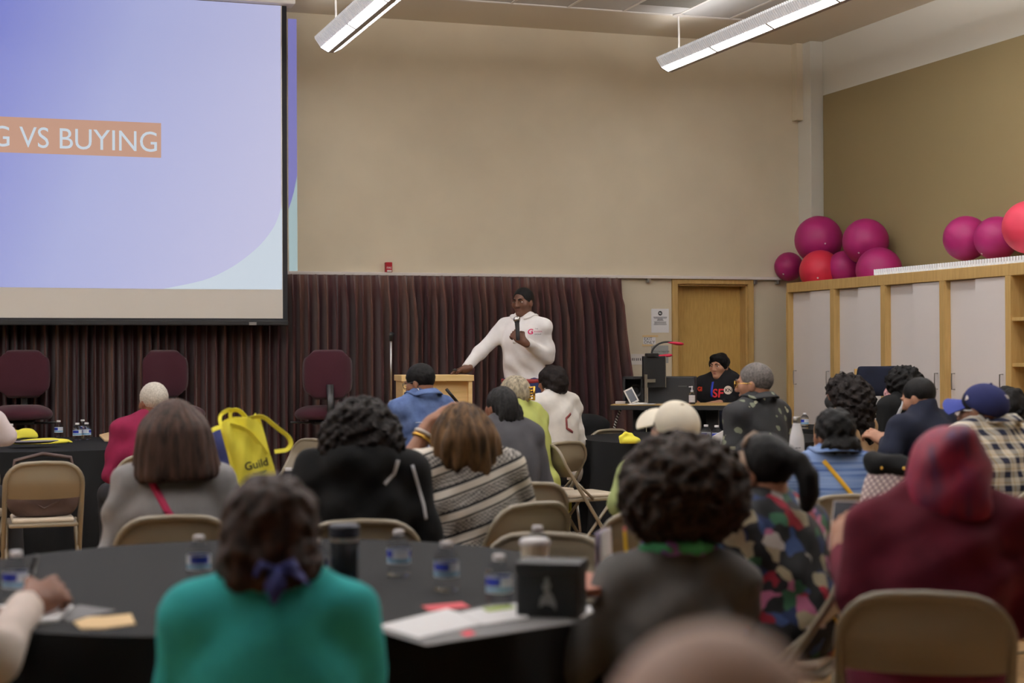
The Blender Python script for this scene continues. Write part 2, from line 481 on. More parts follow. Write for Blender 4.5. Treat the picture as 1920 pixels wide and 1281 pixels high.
for rj in range(4):
    y = ey-.02-rj*TL; box(gb, (cols[-1], y-.012, ZC-.001), (ex, y+.012, ZC+.011))
box(gb, (ex-.024, ey-.02-3*TL, ZC-.002), (ex, ey, ZC+.012)); box(gb, (cols[-1], ey-.02, ZC-.002), (ex, ey+.006, ZC+.012))
obj('tile_grid', gb, M_white, ceil)
b = BM(); box(b, (XL, YR, ZC), (ex, ey-.02-3*TL, ZC+.03)); box(b, (XL, ey-.02-3*TL, ZC), (cols[-1], ey, ZC+.03)); obj('tile_field', b, M_tile, ceil)
p = onZ(1497, 6, ZC)
t_ = thing('sprinkler_head', 'small metal sprinkler head under the ceiling tiles', 'sprinkler', (p.x, p.y, ZC))
b = BM(); lathe(b, [(.03, 0), (.03, -.006), (.01, -.01), (.01, -.04), (.004, -.045)], 12); obj('body', b, M_metal, t_, smooth=True)
b = BM(); lathe(b, [(.003, -.04), (.003, -.06), (.022, -.062), (.022, -.065)], 12); obj('deflector', b, M_metal, t_)

# ---------------------------------------------------------------- pendant strip lights
M_lens = emit('lit lens', (252, 250, 250), LENS_E, (230, 230, 230))
M_spine = mat('lamp housing', (150, 140, 132), .45, metal=.3)
M_baff_glow = emit('lamp baffle with added glow', (240, 244, 250), .22, (225, 225, 225), rough=.5)  # faint emission added to lighten the baffle sides, which catch little light
FZ = 3.83; FY1 = 12.68; NS = 10; SL = .965
def fixture(x, label, near):
    F = thing('pendant_light', label, 'ceiling light', (x, FY1, FZ), 0, None if near else 'pendant lights over the audience')
    L = NS*SL
    b = BM(); box(b, (-.023, -L, -.026), (.023, 0, .05), bev=.006); obj('housing', b, M_spine, F)
    for s in (-1, 1):
        for i in range(NS):
            y1 = -i*SL-.012; y0 = -(i+1)*SL+.012
            b = BM(); q = [(s*.024, -.022), (s*.084, .010), (s*.08, .018), (s*.024, -.010)]
            if s < 0: q = q[::-1]
            poly(b, [(a, y0, c) for a, c in q], Vector((0, y1-y0, 0))); obj('lens', b, M_lens, F)
        jb = None
        for i in range(NS+1):
            if jb is None:
                b = BM(); q = [(s*.024, -.0245), (s*.088, .0095), (s*.086, .016), (s*.024, -.016)]
                poly(b, [(a, -.012, c) for a, c in (q if s > 0 else q[::-1])], Vector((0, .024, 0))); jb = o_ = obj('joint_band', b, M_spine, F)
            else: o_ = jb.copy(); COL.objects.link(o_); o_.parent = F
            o_.location = (0, -i*SL, 0)
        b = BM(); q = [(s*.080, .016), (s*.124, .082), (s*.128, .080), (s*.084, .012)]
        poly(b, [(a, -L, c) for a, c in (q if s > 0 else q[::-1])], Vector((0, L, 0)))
        obj('side_reflector', b, M_baff_glow, F)
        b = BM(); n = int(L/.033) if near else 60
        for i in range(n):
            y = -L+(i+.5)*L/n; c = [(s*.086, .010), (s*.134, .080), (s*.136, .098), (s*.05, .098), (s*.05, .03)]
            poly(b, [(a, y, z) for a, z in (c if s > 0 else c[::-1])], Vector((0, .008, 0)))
        stuff(obj('baffle_rib', b, M_baff_glow, F))
    for y in (-.18, -4.6, -L+.2):
        b = BM(); tube(b, [(0, y, .05), (.004, y, .2), (0, y, ZC-FZ)], .009, 8); obj('cord', b, M_white, F)
        b = BM(); lathe(b, [(.05, ZC-FZ-.012), (.05, ZC-FZ-.001)], 14, Matrix.Translation((0, y, 0))); obj('canopy', b, M_white, F)
    ld = bpy.data.lights.new('uplight', 'AREA'); ld.shape = 'RECTANGLE'; ld.size = .22; ld.size_y = L-2.6; ld.energy = UP_W; ld.color = (1, .98, .98)
    lo = bpy.data.objects.new('uplight', ld); COL.objects.link(lo); lo.parent = F; lo.location = (0, -L/2-1.2, .11); lo.rotation_euler = (math.pi, 0, 0)
fixture(2.80, 'white pendant strip light with two lit lenses, the one nearer the screen', True)
fixture(5.81, 'white pendant strip light with two lit lenses, the one nearer the right wall', True)
fixture(-.21, 'white pendant strip light hanging above the left audience tables', False)
fixture(-3.22, 'white pendant strip light hanging next to the left wall', False)

# ---------------------------------------------------------------- projection screen
YS = 12.95
zb = onY(400, 597, YS).z; xr = onY(530, 500, YS).x; xe = onY(539, 500, YS).x; xl = -2.2
S = thing('projection_screen', 'large projection screen showing a lavender slide with an orange title band', 'screen', ((xr+xl)/2, YS, zb)); S.location = (0, 0, 0)
M_scr = mat('screen fabric', (226, 222, 214), .9)
bm = BM(); box(bm, (xl, YS, zb), (xr, YS+.006, ZC-.05)); obj('screen_fabric', bm, M_scr, S)
bm = BM(); box(bm, (xr, YS-.001, zb-.02), (xe, YS+.006, ZC-.05)); box(bm, (xl, YS-.001, zb-.02), (xr, YS+.006, zb)); obj('black_border', bm, mat('screen border', (28, 28, 32), .7), S)
zb2 = onY(400, 612, YS).z
bm = BM(); box(bm, (xl, YS-.02, zb2+.006), (onY(540, 600, YS).x, YS+.025, zb-.015), bev=.008); bar = obj('weight_bar', bm, M_black, S)
p = onY(474, 607, YS-.021); bm = BM(); box(bm, (p.x-.03, YS-.024, p.z-.012), (p.x+.03, YS-.019, p.z+.012)); obj('badge', bm, M_metal, bar)
bm = BM(); box(bm, (xl, YS-.08, ZC-.045), (xe+.06, YS+.1, ZC+.0), bev=.01); obj('housing', bm, M_white, S)
def q3(px, py, y=YS-.002): return onY(px, py, y)
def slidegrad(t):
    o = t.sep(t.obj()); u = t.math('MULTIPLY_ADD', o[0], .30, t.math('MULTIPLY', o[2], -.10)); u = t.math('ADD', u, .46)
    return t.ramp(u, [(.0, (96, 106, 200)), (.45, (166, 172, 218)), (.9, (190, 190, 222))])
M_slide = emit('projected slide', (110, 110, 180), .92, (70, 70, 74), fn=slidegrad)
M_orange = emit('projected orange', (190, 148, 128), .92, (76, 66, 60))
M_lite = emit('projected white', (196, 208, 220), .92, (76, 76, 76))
_a = [(305, 542), (380, 526), (425, 506.5), (460, 483.5), (490, 457), (512, 428), (522, 406), (527.5, 388)]
arc = [_a[0]]
for k in range(len(_a)-1):                       # smooth the corner curve
    p0, p1_, p2_, p3_ = _a[max(k-1, 0)], _a[k], _a[k+1], _a[min(k+2, len(_a)-1)]
    for t_ in (.25, .5, .75, 1):
        arc.append(tuple(.5*(2*p1_[q]+(p2_[q]-p0[q])*t_+(2*p0[q]-5*p1_[q]+4*p2_[q]-p3_[q])*t_**2+(3*p1_[q]-p0[q]-3*p2_[q]+p3_[q])*t_**3) for q in (0, 1)))
ztop = ZC-.05
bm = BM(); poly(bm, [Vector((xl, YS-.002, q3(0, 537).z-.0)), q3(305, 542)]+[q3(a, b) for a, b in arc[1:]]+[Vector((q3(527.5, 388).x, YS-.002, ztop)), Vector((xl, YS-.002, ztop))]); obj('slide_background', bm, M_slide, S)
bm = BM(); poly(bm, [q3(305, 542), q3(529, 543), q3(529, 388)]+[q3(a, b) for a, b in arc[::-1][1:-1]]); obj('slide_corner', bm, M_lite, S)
b0, b1 = q3(302, 231, YS-.004), q3(302, 296, YS-.004)
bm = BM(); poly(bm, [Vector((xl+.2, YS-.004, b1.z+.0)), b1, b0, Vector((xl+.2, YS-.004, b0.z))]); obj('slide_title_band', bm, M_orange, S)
tb = text_bm('RENTING VS BUYING', 1.0, .001, 'RIGHT')
xs_ = [v.co.x for v in tb.verts]; zs_ = [v.co.y for v in tb.verts]
ca, cb = q3(300, 247, YS-.005), q3(300, 285, YS-.005); left = q3(118, 240, YS-.005)
hgt = ca.z-cb.z; sc = hgt/.70
i_buy = text_bm('BUYING', 1.0); wb = max(v.co.x for v in i_buy.verts)-min(v.co.x for v in i_buy.verts); i_buy.free()
sx = (ca.x-left.x)/wb
bmesh.ops.transform(tb, matrix=Matrix.Translation((ca.x-.01, YS-.005, cb.z)) @ Matrix(((sx, 0, 0, 0), (0, 0, -1, 0), (0, sc, 0, 0), (0, 0, 0, 1))), verts=tb.verts)
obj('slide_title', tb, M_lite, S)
# image spilling past the screen on the wall
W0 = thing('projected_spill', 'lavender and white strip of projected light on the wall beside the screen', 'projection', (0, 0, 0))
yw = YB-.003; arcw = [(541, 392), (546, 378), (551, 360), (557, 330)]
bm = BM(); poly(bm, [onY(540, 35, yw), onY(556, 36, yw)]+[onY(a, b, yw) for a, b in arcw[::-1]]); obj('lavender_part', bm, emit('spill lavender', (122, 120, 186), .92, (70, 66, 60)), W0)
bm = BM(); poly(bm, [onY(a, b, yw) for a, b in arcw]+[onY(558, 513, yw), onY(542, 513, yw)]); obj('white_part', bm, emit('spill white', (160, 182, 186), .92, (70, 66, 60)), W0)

# fire alarm pull station
p = onY(727, 502, YB)
A = thing('fire_alarm', 'small red fire alarm pull station on the wall above the curtain', 'alarm', (p.x, YB, p.z))
bm = BM(); box(bm, (-.029, -.05, -.045), (.029, 0, .045), bev=.005); obj('box', bm, mat('alarm red', (150, 16, 30), .4), A)
bm = BM(); box(bm, (-.02, -.062, -.04), (.02, -.05, -.024), bev=.003); obj('pull_handle', bm, M_white, A)
tb = text_bm('FIRE', .024, .0006, 'CENTER'); bmesh.ops.transform(tb, matrix=Matrix.Translation((0, -.051, -.012)) @ Matrix.Rotation(math.pi/2, 4, 'X'), verts=tb.verts); obj('lettering', tb, M_white, A)

# ---------------------------------------------------------------- stage curtain
def curtain_col(t):
    v = t.scl(t.obj(), (1, .0, .02)); n = t.noise(v, 17, 2)
    return t.ramp(n, [(.38, (56, 24, 27)), (.5, (68, 36, 33)), (.62, (82, 53, 44))])
M_curt = mat('curtain velvet', (90, 45, 42), .85, fn=curtain_col, sheen=.2)
cx0, cx1 = -.5, onY(1168, 525, YB-.15).x
ztc = rz_-.02
def curt(u, v):
    x = cx0+(cx1-cx0)*u
    z = ztc*(1-v)+.03*v
    wv = 2*math.pi*x/.074 + 1.1*math.sin(x*5.1)+.8*math.sin(x*11.3+2)
    d = max(0, ztc-z); amp = .012+.056*min(1, d/.28)
    if d > .3: wv += .25*math.sin(x*7+d*1.5)
    rg = 1-abs(math.sin(wv/2))**.8
    y = YB-.10-amp*2.1*rg*(1+.25*math.sin(x*23))-.008*math.sin(wv*2+1+d*.4)*min(1, d/.3)
    if d < .12: y -= .012*math.cos(2*math.pi*x/.056)
    fl = max(0, (u-.86)/.14); x += fl*fl*(.16*min(1, d/1.2)**1.3)
    return (x, y, z)
bm = BM(); grid(bm, curt, 1200, 16); solid(bm, .004)
C = obj('stage_curtain', bm, M_curt, None, smooth=True); tag(C, 'long pleated maroon-brown stage curtain hanging below the white rail', 'curtain')

# ---------------------------------------------------------------- wall notices
def notice(name, label, cat, px0, py0, px1, py1, m, y=YB):
    a, b = onY(px0, py0, y), onY(px1, py1, y); c = (a+b)/2
    t = thing(name, label, cat, (c.x, y, c.z)); w_, h_ = (b.x-a.x)/2, (a.z-b.z)/2
    bm = BM(); box(bm, (-w_, -.004, -h_), (w_, 0, h_)); obj('sheet', bm, m, t)
    return t, w_, h_
def letters(t, s, x, z, size, m, y=-.0045, align='LEFT', name='lettering', sx=1):
    tb = text_bm(s, size, .0003, align, sx=sx); bmesh.ops.transform(tb, matrix=Matrix.Translation((x, y, z)) @ Matrix.Rotation(math.pi/2, 4, 'X'), verts=tb.verts); return obj(name, tb, m, t)
M_grey = mat('grey print', (120, 118, 122), .8)
t, w_, h_ = notice('poster', 'white paper notice with a round black emblem left of the door', 'notice', 1221, 579, 1254, 624, M_paper)
b = BM(); lathe(b, [(.021, 0), (.021, .001)], 20, Matrix.Translation((.0, -.004, h_*.62)) @ Matrix.Rotation(math.pi/2, 4, 'X')); obj('emblem', b, M_ink, t)
b = BM(); box(b, (-.011, -.0065, h_*.62-.006), (-.001, -.0045, h_*.62+.008)); box(b, (.003, -.0065, h_*.62-.009), (.009, -.0045, h_*.62+.006)); obj('emblem_mark', b, M_paper, t)
b = BM()
for zz, ww, hh in ((.3, .78, .005), (.22, .72, .005), (.13, .3, .007), (.04, .36, .007), (-.1, .7, .004), (-.17, .66, .004), (-.25, .7, .004), (-.33, .74, .004)):
    box(b, (-w_*ww, -.0052, h_*zz-hh/2), (w_*ww, -.004, h_*zz+hh/2))
obj('print_line', b, M_grey, t)
t, w_, h_ = notice('taped_card', 'small white handwritten card held by two strips of masking tape', 'notice', 1206, 632, 1229, 646, M_paper)
letters(t, 'EXIT', -w_*.9, h_*.12, .04, M_ink); letters(t, 'ONLY', -w_*.9, -h_*.8, .04, M_ink)
M_tape = mat('masking tape', (214, 186, 138), .8)
b = BM(); box(b, (-w_*1.15, -.006, h_*.95), (w_*1.4, -.004, h_*1.5)); obj('tape', b, M_tape, t)
b = BM(); box(b, (-w_*1.2, -.006, -h_*1.45), (w_*.5, -.004, -h_*.95)); obj('tape', b, M_tape, t)
t, w_, h_ = notice('wall_sign', 'grey plastic room sign behind the red gooseneck lamp', 'sign', 1221, 648, 1253, 681, mat('sign grey', (150, 152, 150), .5))
letters(t, 'YOUTH THEATER', -w_*.8, h_*.2, .023, M_ink, sx=.9); letters(t, 'OFFICE', -w_*.8, -h_*.15, .023, M_ink, sx=.9)
t, w_, h_ = notice('outlet_plate', 'long white wall plate with outlets beside the curtain edge', 'outlet', 1183, 664, 1208, 684, M_white)
b = BM()
for i in range(3):
    x = -w_*.7+i*w_*.6; box(b, (x-.012, -.006, -.012), (x-.005, -.004, .012)); box(b, (x+.006, -.006, -.012), (x+.013, -.004, .012))
obj('socket_slot', b, M_ink, t)

# ---------------------------------------------------------------- wall of cabinets
XC = 7.0; zct = onX(1475, 531, XC).z
ys = [onX(px, 600, XC).y for px in (1474, 1560, 1655, 1766, 1890)]; ys.append(ys[-1]-.85)
zh = onX(1475, 549, XC).z
K0 = None
for i in range(5):
    y1, y0 = ys[i], ys[i+1]; n = ['first', 'second', 'third', 'fourth'][i] if i < 4 else ''
    wd = y1-y0
    if i < 4: K = thing('storage_cabinet', 'tall oak cabinet with two white sliding doors, %s from the back wall' % n, 'cabinet', (XC, y0, 0), 0, 'tall cabinets along the right wall')
    else: K = thing('shelf_unit', 'open oak shelf unit at the near end of the white cabinets', 'shelf', (XC, y0, 0))
    b = BM(); st = .032
    box(b, (0, 0, 0), (.58, st, zh)); box(b, (0, wd-st, 0), (.58, wd, zh)); box(b, (.55, st, 0), (.58, wd-st, zh)); box(b, (.02, st, .05), (.55, wd-st, .09))
    obj('carcass', b, M_oak, K)
    b = BM(); box(b, (.004, 0, zh), (.58, wd, zct), bev=.004); obj('header', b, M_oak, K)
    if i < 4:
        m = wd/2
        b = BM(); box(b, (.055, m-.03, .1), (.075, wd-st-.002, zh-.004)); d1 = obj('sliding_door', b, M_lam, K)
        b = BM(); box(b, (.022, st+.002, .1), (.042, m+.01, zh-.004)); d2 = obj('sliding_door', b, M_lam, K)
        for d_, x, y in ((d1, .055, wd-st-.05), (d2, .022, st+.06)):
            b = BM(); zc_ = onX(1755, 715, XC).z; tube(b, [(x, y, zc_-.06), (x-.028, y, zc_-.06), (x-.03, y, zc_), (x-.028, y, zc_+.06), (x, y, zc_+.06)], .005, 6); obj('handle', b, M_metal, d_)
    else:
        for py in (595, 681, 757):
            z = onX(1905, py, XC).z; b = BM(); box(b, (.01, st, z-.025), (.55, wd-st, z)); obj('shelf', b, M_oak, K)
        zs1 = onX(1905, 679, XC).z; yb_ = onX(1916, 650, XC+.12).y
        PB = thing('pump_bottle', 'pink labelled pump bottle standing on the open oak shelf', 'bottle', (XC+.12, yb_, zs1))
        b = BM(); lathe(b, [(.035, 0), (.038, .01), (.038, .12), (.02, .15), (.014, .155)], 16); obj('body', b, mat('clear gel', (205, 190, 200), .2, trans=.3), PB, smooth=True)
        b = BM(); lathe(b, [(.0392, .05), (.0392, .1)], 16, cap=False); obj('label', b, mat('pink label', (210, 50, 90), .5), PB, smooth=True)
        b = BM(); lathe(b, [(.016, .155), (.016, .175), (.006, .178), (.006, .2)], 12); box(b, (-.045, -.008, .2), (.012, .008, .21)); obj('pump', b, M_black, PB)
# exercise balls
def ball(px, py, rpx, x, c, label, dz=0):
    p = onX(px, py, x); d = (p-CAM).dot(_f); r = rpx*d/FPX
    m = mat('ball '+c, {'m': (142, 26, 88), 'r': (184, 36, 58), 'p': (204, 60, 84)}[c], .5, spec=.3, bump=.08, bscale=30, stretch=(.4, .4, 5))
    bm = BM(); n = 36; R0 = Matrix.Rotation(random.uniform(0, 3), 3, Vector((random.random()+.1, random.random(), random.random())))
    prof = [(max(.0001, r*math.sin(math.pi*i/n))*(1+.004*math.cos(math.pi*i/n*18)), -r*math.cos(math.pi*i/n)) for i in range(n+1)]
    lathe(bm, prof, 36, R0.to_4x4(), cap=False)
    bmesh.ops.remove_doubles(bm, verts=bm.verts, dist=.0005)
    t = thing('exercise_ball', label, 'ball', p, 0, 'exercise balls on the cabinets')
    obj('shell', bm, m, t, smooth=True)
    bm = BM(); vd = Vector((random.uniform(-1, .2), random.uniform(-.8, .3), random.uniform(-.8, -.1))).normalized(); lathe(bm, [(.008, -.004), (.008, .003), (.003, .004)], 12, Matrix.Translation(vd*(r-.001)) @ vd.to_track_quat('Z', 'Y').to_matrix().to_4x4()); obj('valve_plug', bm, M_white, t)
ball(1479, 500, 27, 7.30, 'm', 'magenta exercise ball overhanging the far end of the cabinets')
ball(1623, 453, 43, 7.32, 'm', 'magenta exercise ball on top, nearer the bare tan wall')
ball(1535, 450, 45, 7.28, 'm', 'magenta exercise ball on top of the red one by the corner column')
ball(1538, 508, 39, 7.16, 'r', 'red exercise ball wedged under the magenta balls')
ball(1584, 503, 33, 7.31, 'm', 'magenta exercise ball squeezed to the right of the red one')
ball(1648, 507, 43, 7.27, 'm', 'magenta exercise ball at the right end of the corner pile')
ball(1811, 447, 42, 7.30, 'm', 'magenta exercise ball alone on the left of the near trio')
ball(1868, 447, 41, 7.36, 'm', 'magenta exercise ball in the middle of the near trio')
ball(1930, 426, 50, 7.22, 'p', 'pinkish red exercise ball cut off by the picture edge')
# spare light baffle lying on the cabinets
y0b, y1b = onX(1640, 505, XC+.03).y, ys[4]-.7
t = thing('spare_baffle', 'spare white ribbed light baffle lying along the cabinet tops', 'light baffle', (XC+.03, y0b, zct))
L = y0b-y1b
b = BM(); box(b, (.0, -L, .001), (.16, 0, .02)); obj('tray', b, M_baff_glow, t)  # unlit spare, glows faintly through the baffle material's added emission
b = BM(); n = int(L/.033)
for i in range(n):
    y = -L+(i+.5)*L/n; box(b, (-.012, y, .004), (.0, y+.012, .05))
stuff(obj('baffle_rib', b, M_baff_glow, t))

# ---------------------------------------------------------------- tables under black cloths
TZ = .745
def table(px, d, rad, label, clabel, skirt=True, nf=26, seed=0):
    c = P(px, 663, d); t = thing('round_table', label, 'table', (c.x, c.y, 0), 0, 'round folding tables')
    b = BM(); lathe(b, [(rad-.01, TZ-.03), (rad, TZ-.027), (rad, TZ-.008), (rad-.01, TZ-.005)], 48); obj('tabletop', b, mat('table laminate', (150, 140, 125), .6), t)
    for k in range(4):
        a = k*math.pi/2+.5; b = BM(); tube(b, [(math.cos(a)*.5*rad, math.sin(a)*.5*rad, TZ-.03), (math.cos(a)*.6*rad, math.sin(a)*.6*rad, 0)], .014, 8); obj('leg', b, M_metal, t)
    rnd = random.Random(seed); ph = [rnd.uniform(0, 6.28) for _ in range(4)]
    def fn(u, v):
        a = 2*math.pi*u
        if v < .3: r = (rad+.004)*v/.3; return (r*math.cos(a), r*math.sin(a), TZ-.0006*(v > .28))
        q = (v-.3)/.7; drop = q**1.1*(TZ-.015)
        fo = math.sin(a*nf*.5+ph[0]+.8*math.sin(a*3+ph[1]))+.5*math.sin(a*nf*.8+ph[2])
        r = rad+.006+.05*q+min(1, q*2.2)*.03*fo
        return (r*math.cos(a), r*math.sin(a), TZ-.004*min(1, q*8)-drop)
    b = BM(); grid(b, fn, 160, 20, closed_u=True); bmesh.ops.remove_doubles(b, verts=b.verts, dist=.0004)
    bmesh.ops.recalc_face_normals(b, faces=b.faces[:])
    o = obj('tablecloth', b, M_cloth, None, smooth=True, autos=50); o.location = (c.x, c.y, 0); tag(o, clabel, 'tablecloth', 'black tablecloths')
    return c
TA = table(470, 4.4, .915, 'round folding table nearest the camera, under a black cloth', 'black tablecloth on the nearest table, with papers and water bottles', seed=1)
TB = table(95, 11.05, .915, 'round folding table by the maroon stools, under a black cloth', 'black tablecloth with yellow bags and four small bottles on it', seed=2)
TD = table(1325, 11.5, .915, 'round folding table before the computer desk, under a black cloth', 'black tablecloth falling in deep folds, bare at its left edge', seed=3)
TC = table(540, 7.35, .66, 'round folding table holding the yellow tote bag, under a black cloth', 'black tablecloth mostly hidden behind two seated women, tote bag on it', seed=4)
TE = table(1445, 7.5, .60, 'round folding table holding the white flask, under a black cloth', 'black tablecloth under the white steel flask', seed=5)
TF = table(1500, 13.05, .48, 'small round table close to the first cabinet, under a black cloth', 'black tablecloth close in front of the first white cabinet', seed=6)
TG = table(1700, 6.9, .0001+.40, 'small round table between the capped man and blue shirt, under a cloth', 'black tablecloth hidden beneath the lattice patterned tote', seed=8) if False else None

# ---------------------------------------------------------------- folding chairs
def make_chair():
    t = thing('folding_chair', 'tan steel folding chair', 'chair', (0, 0, 0), 0, 'tan folding chairs')
    W = .205; ZT = .77
    def side(z): return .20-.43*z/.66 if z < .66 else .20-.43-.03*(z-.66)/.1   # y of the long tube at height z
    pts = [(W, side(z), z) for z in (0, .2, .42, .56, .64)]
    rc = .115
    for a in range(0, 91, 15):
        z = ZT-rc+rc*math.sin(R(a)); x = W-rc+rc*math.cos(R(a)); pts.append((x, side(z), z))
    pts += [(0, side(ZT), ZT+.004)]
    full = pts+[(-x, y, z) for x, y, z in pts[:-1][::-1]]
    b = BM(); tube(b, full, .0125, 8); obj('frame', b, M_chair, t, smooth=True)
    def bk(u, v):
        z = .575+(ZT-.575-.004)*v; 
        hw = W-.004 if z < ZT-rc else W-rc+math.sqrt(max(0, rc*rc-(z-ZT+rc)**2))-.002
        s = 2*u-1; e = 1-abs(s)**6
        return (hw*s, side(z)-.022*(1-s*s)*math.sin(math.pi*min(1, v+.12))-.004*e, z-.008*(1-v)*(1-s*s))
    b = BM(); grid(b, bk, 20, 10); solid(b, .006); obj('backrest', b, M_chair, t, smooth=True, autos=40)
    b = BM(); box(b, (-.185, -.2, .415), (.185, .2, .437), bev=.01); obj('seat', b, M_chair, t, smooth=True, autos=40)
    b = BM(); box(b, (-.165, -.175, .434), (.165, .18, .462), bev=.013, seg=3); obj('seat_pad', b, M_pad, t, smooth=True, autos=50)
    for s in (-1, 1):
        b = BM(); tube(b, [(s*.188, .13, .43), (s*.19, 0, .27), (s*.19, -.23, 0)], .011, 8); obj('rear_leg', b, M_chair, t, smooth=True)
        b = BM(); tube(b, [(s*.197, -.02, .43), (s*.2, side(.56), .56)], .009, 6); obj('hinge_link', b, M_chair, t, smooth=True)
        for y in (.2, -.23):
            b = BM(); lathe(b, [(.016, 0), (.016, .02), (.012, .03)], 10, Matrix.Translation((s*(.205 if y > 0 else .19), y, 0))); obj('foot_cap', b, M_pad, t)
    b = BM(); tube(b, [(-W, side(.17), .17), (W, side(.17), .17)], .008, 6); obj('stretcher', b, M_chair, t)
    b = BM(); tube(b, [(-.19, -.16, .09), (.19, -.16, .09)], .008, 6); obj('stretcher', b, M_chair, t)
    return t
CH0 = make_chair(); CH_used = [False]
def chair_at(xy, rz, label):
    if not CH_used[0]:
        CH_used[0] = True; CH0.location = (xy[0], xy[1], 0); CH0.rotation_euler = (0, 0, rz); CH0['label'] = label; return CH0
    return dup(CH0, (xy[0], xy[1], 0), rz, label)
def chair_back(px, d, deg, label):
    """chair whose backrest stands at pixel column px, depth d"""
    c = P(px, 663, d); rz = rotz(px, deg); v = Vector((-math.sin(rz), math.cos(rz), 0))*.235
    return chair_at((c.x+v.x, c.y+v.y), rz, label)
chair_back(82, 8.72, 3, 'empty tan folding chair with a brown handbag on its seat')
chair_back(-75, 8.9, 8, 'tan folding chair cut off by the left picture edge')
chair_back(992, 6.2, 42, 'tan folding chair standing askew under the person in the striped top')
chair_back(985, 7.15, 25, 'tan folding chair partly hidden behind the askew one by the striped top')
chair_back(1028, 10.2, -62, 'tan folding chair seen edge-on beside the bare black tablecloth')
chair_back(1056, 10.45, 45, 'tan folding chair tucked behind the white sweatshirt')
chair_back(1022, 5.1, 168, 'tan folding chair pushed in at the far right of the nearest table')
chair_back(385, 11.1, 172, 'empty tan folding chair left of the yellow tote bag')
chair_back(580, 10.9, 128, 'empty tan folding chair right of the yellow tote bag')
chair_back(1648, 5.72, -8, 'tan folding chair showing its top edge behind the blue striped shirt')

# ---------------------------------------------------------------- stools, lectern, microphone stand
def stool(px, d, deg, label):
    c = P(px, 663, d); t = thing('office_stool', label, 'stool', (c.x, c.y, 0), rotz(px, deg), 'maroon office stools')
    zs = P(px, 772, d).z; zt = P(px, 656, d).z; zl = P(px, 748, d).z
    s = SDF(); s.ell((0, .0, zs-.02), (.235, .23, .085), k=.01); s.cut((0, 0, zs+.05), (0, 0, 1)); s.cut((0, 0, zs-.06), (0, 0, -1)); link('seat', s.mesh('seat', .014), M_maroon, t)
    def bk(u, v):
        a, b_ = 2*u-1, 2*v-1; k = 1-.13*abs(b_)**3 if b_ < 0 else 1-.10*b_**4
        ww = .205*(1-.10*abs(b_)**2.5)
        hh = (zt-zl)/2
        # superellipse outline
        ra, rb = a, b_; x = ww*ra*(1-.5*abs(rb)**6*abs(ra)**3*.55); z = hh*rb*(1-.5*abs(ra)**6*abs(rb)**3*.55)
        return (x, z)
    b = BM()
    hh = (zt-zl)/2; zc_ = (zt+zl)/2
    def face(sg):
        V = []
        for i in range(17):
            row = []
            for j in range(17):
                x, z = bk(i/16, j/16); e = (1-abs(2*i/16-1)**4)*(1-abs(2*j/16-1)**4)
                row.append(b.verts.new((x, -.21+sg*.035*e+.03*(2*i/16-1)**2+.012*(1-(2*j/16-1)**2), zc_+z)))
            V.append(row)
        for i in range(16):
            for j in range(16):
                q = (V[i][j], V[i+1][j], V[i+1][j+1], V[i][j+1]); b.faces.new(q if sg < 0 else q[::-1])
    face(1); face(-1); bmesh.ops.remove_doubles(b, verts=b.verts, dist=.0008); bmesh.ops.recalc_face_normals(b, faces=b.faces[:])
    obj('backrest', b, M_maroon, t, smooth=True)
    b = BM(); tube(b, [(0, -.05, zs-.09), (0, -.27, zs-.085), (0, -.285, zs+.05), (0, -.255, zl+.12)], .03, 8, flat=(1, .4)); obj('back_bracket', b, M_blackm, t, smooth=True)
    b = BM(); box(b, (-.1, -.12, zs-.10), (.1, .12, zs-.07), bev=.01); obj('seat_plate', b, M_blackm, t)
    b = BM(); tube(b, [(-.08, .02, zs-.09), (-.26, .05, zs-.085)], .01, 6); obj('lever', b, M_blackm, t)
    b = BM(); tube(b, [(0, 0, .1), (0, 0, zs-.08)], .02, 10); obj('column', b, M_chrome, t, smooth=True)
    b = BM(); tube(b, [(.2*math.cos(a), .2*math.sin(a), zs-.36) for a in np.linspace(0, 2*math.pi, 25)[:-1]], .011, 8, closed=True)
    for k in range(4): a = k*math.pi/2; tube(b, [(0, 0, zs-.33), (.2*math.cos(a), .2*math.sin(a), zs-.36)], .008, 6)
    obj('foot_ring', b, M_blackm, t, smooth=True)
    b = BM()
    for k in range(5): a = k*2*math.pi/5; tube(b, [(0, 0, .12), (.29*math.cos(a), .29*math.sin(a), .06)], [.028, .018], 8)
    obj('base', b, M_blackm, t, smooth=True)
    for k in range(5):
        a = k*2*math.pi/5; b = BM(); lathe(b, [(.028, -.02), (.03, 0), (.028, .02)], 12, Matrix.Translation((.29*math.cos(a), .29*math.sin(a), .03)) @ Matrix.Rotation(math.pi/2, 4, 'X') ); obj('caster', b, M_black, t, smooth=True)
stool(40, 12.30, 176, 'maroon office stool cut off by the left picture edge, seat facing us')
stool(329, 12.65, 208, 'maroon office stool between the other two, turned to the right')
stool(606, 12.95, 12, 'maroon office stool nearest the lectern, seen from behind')

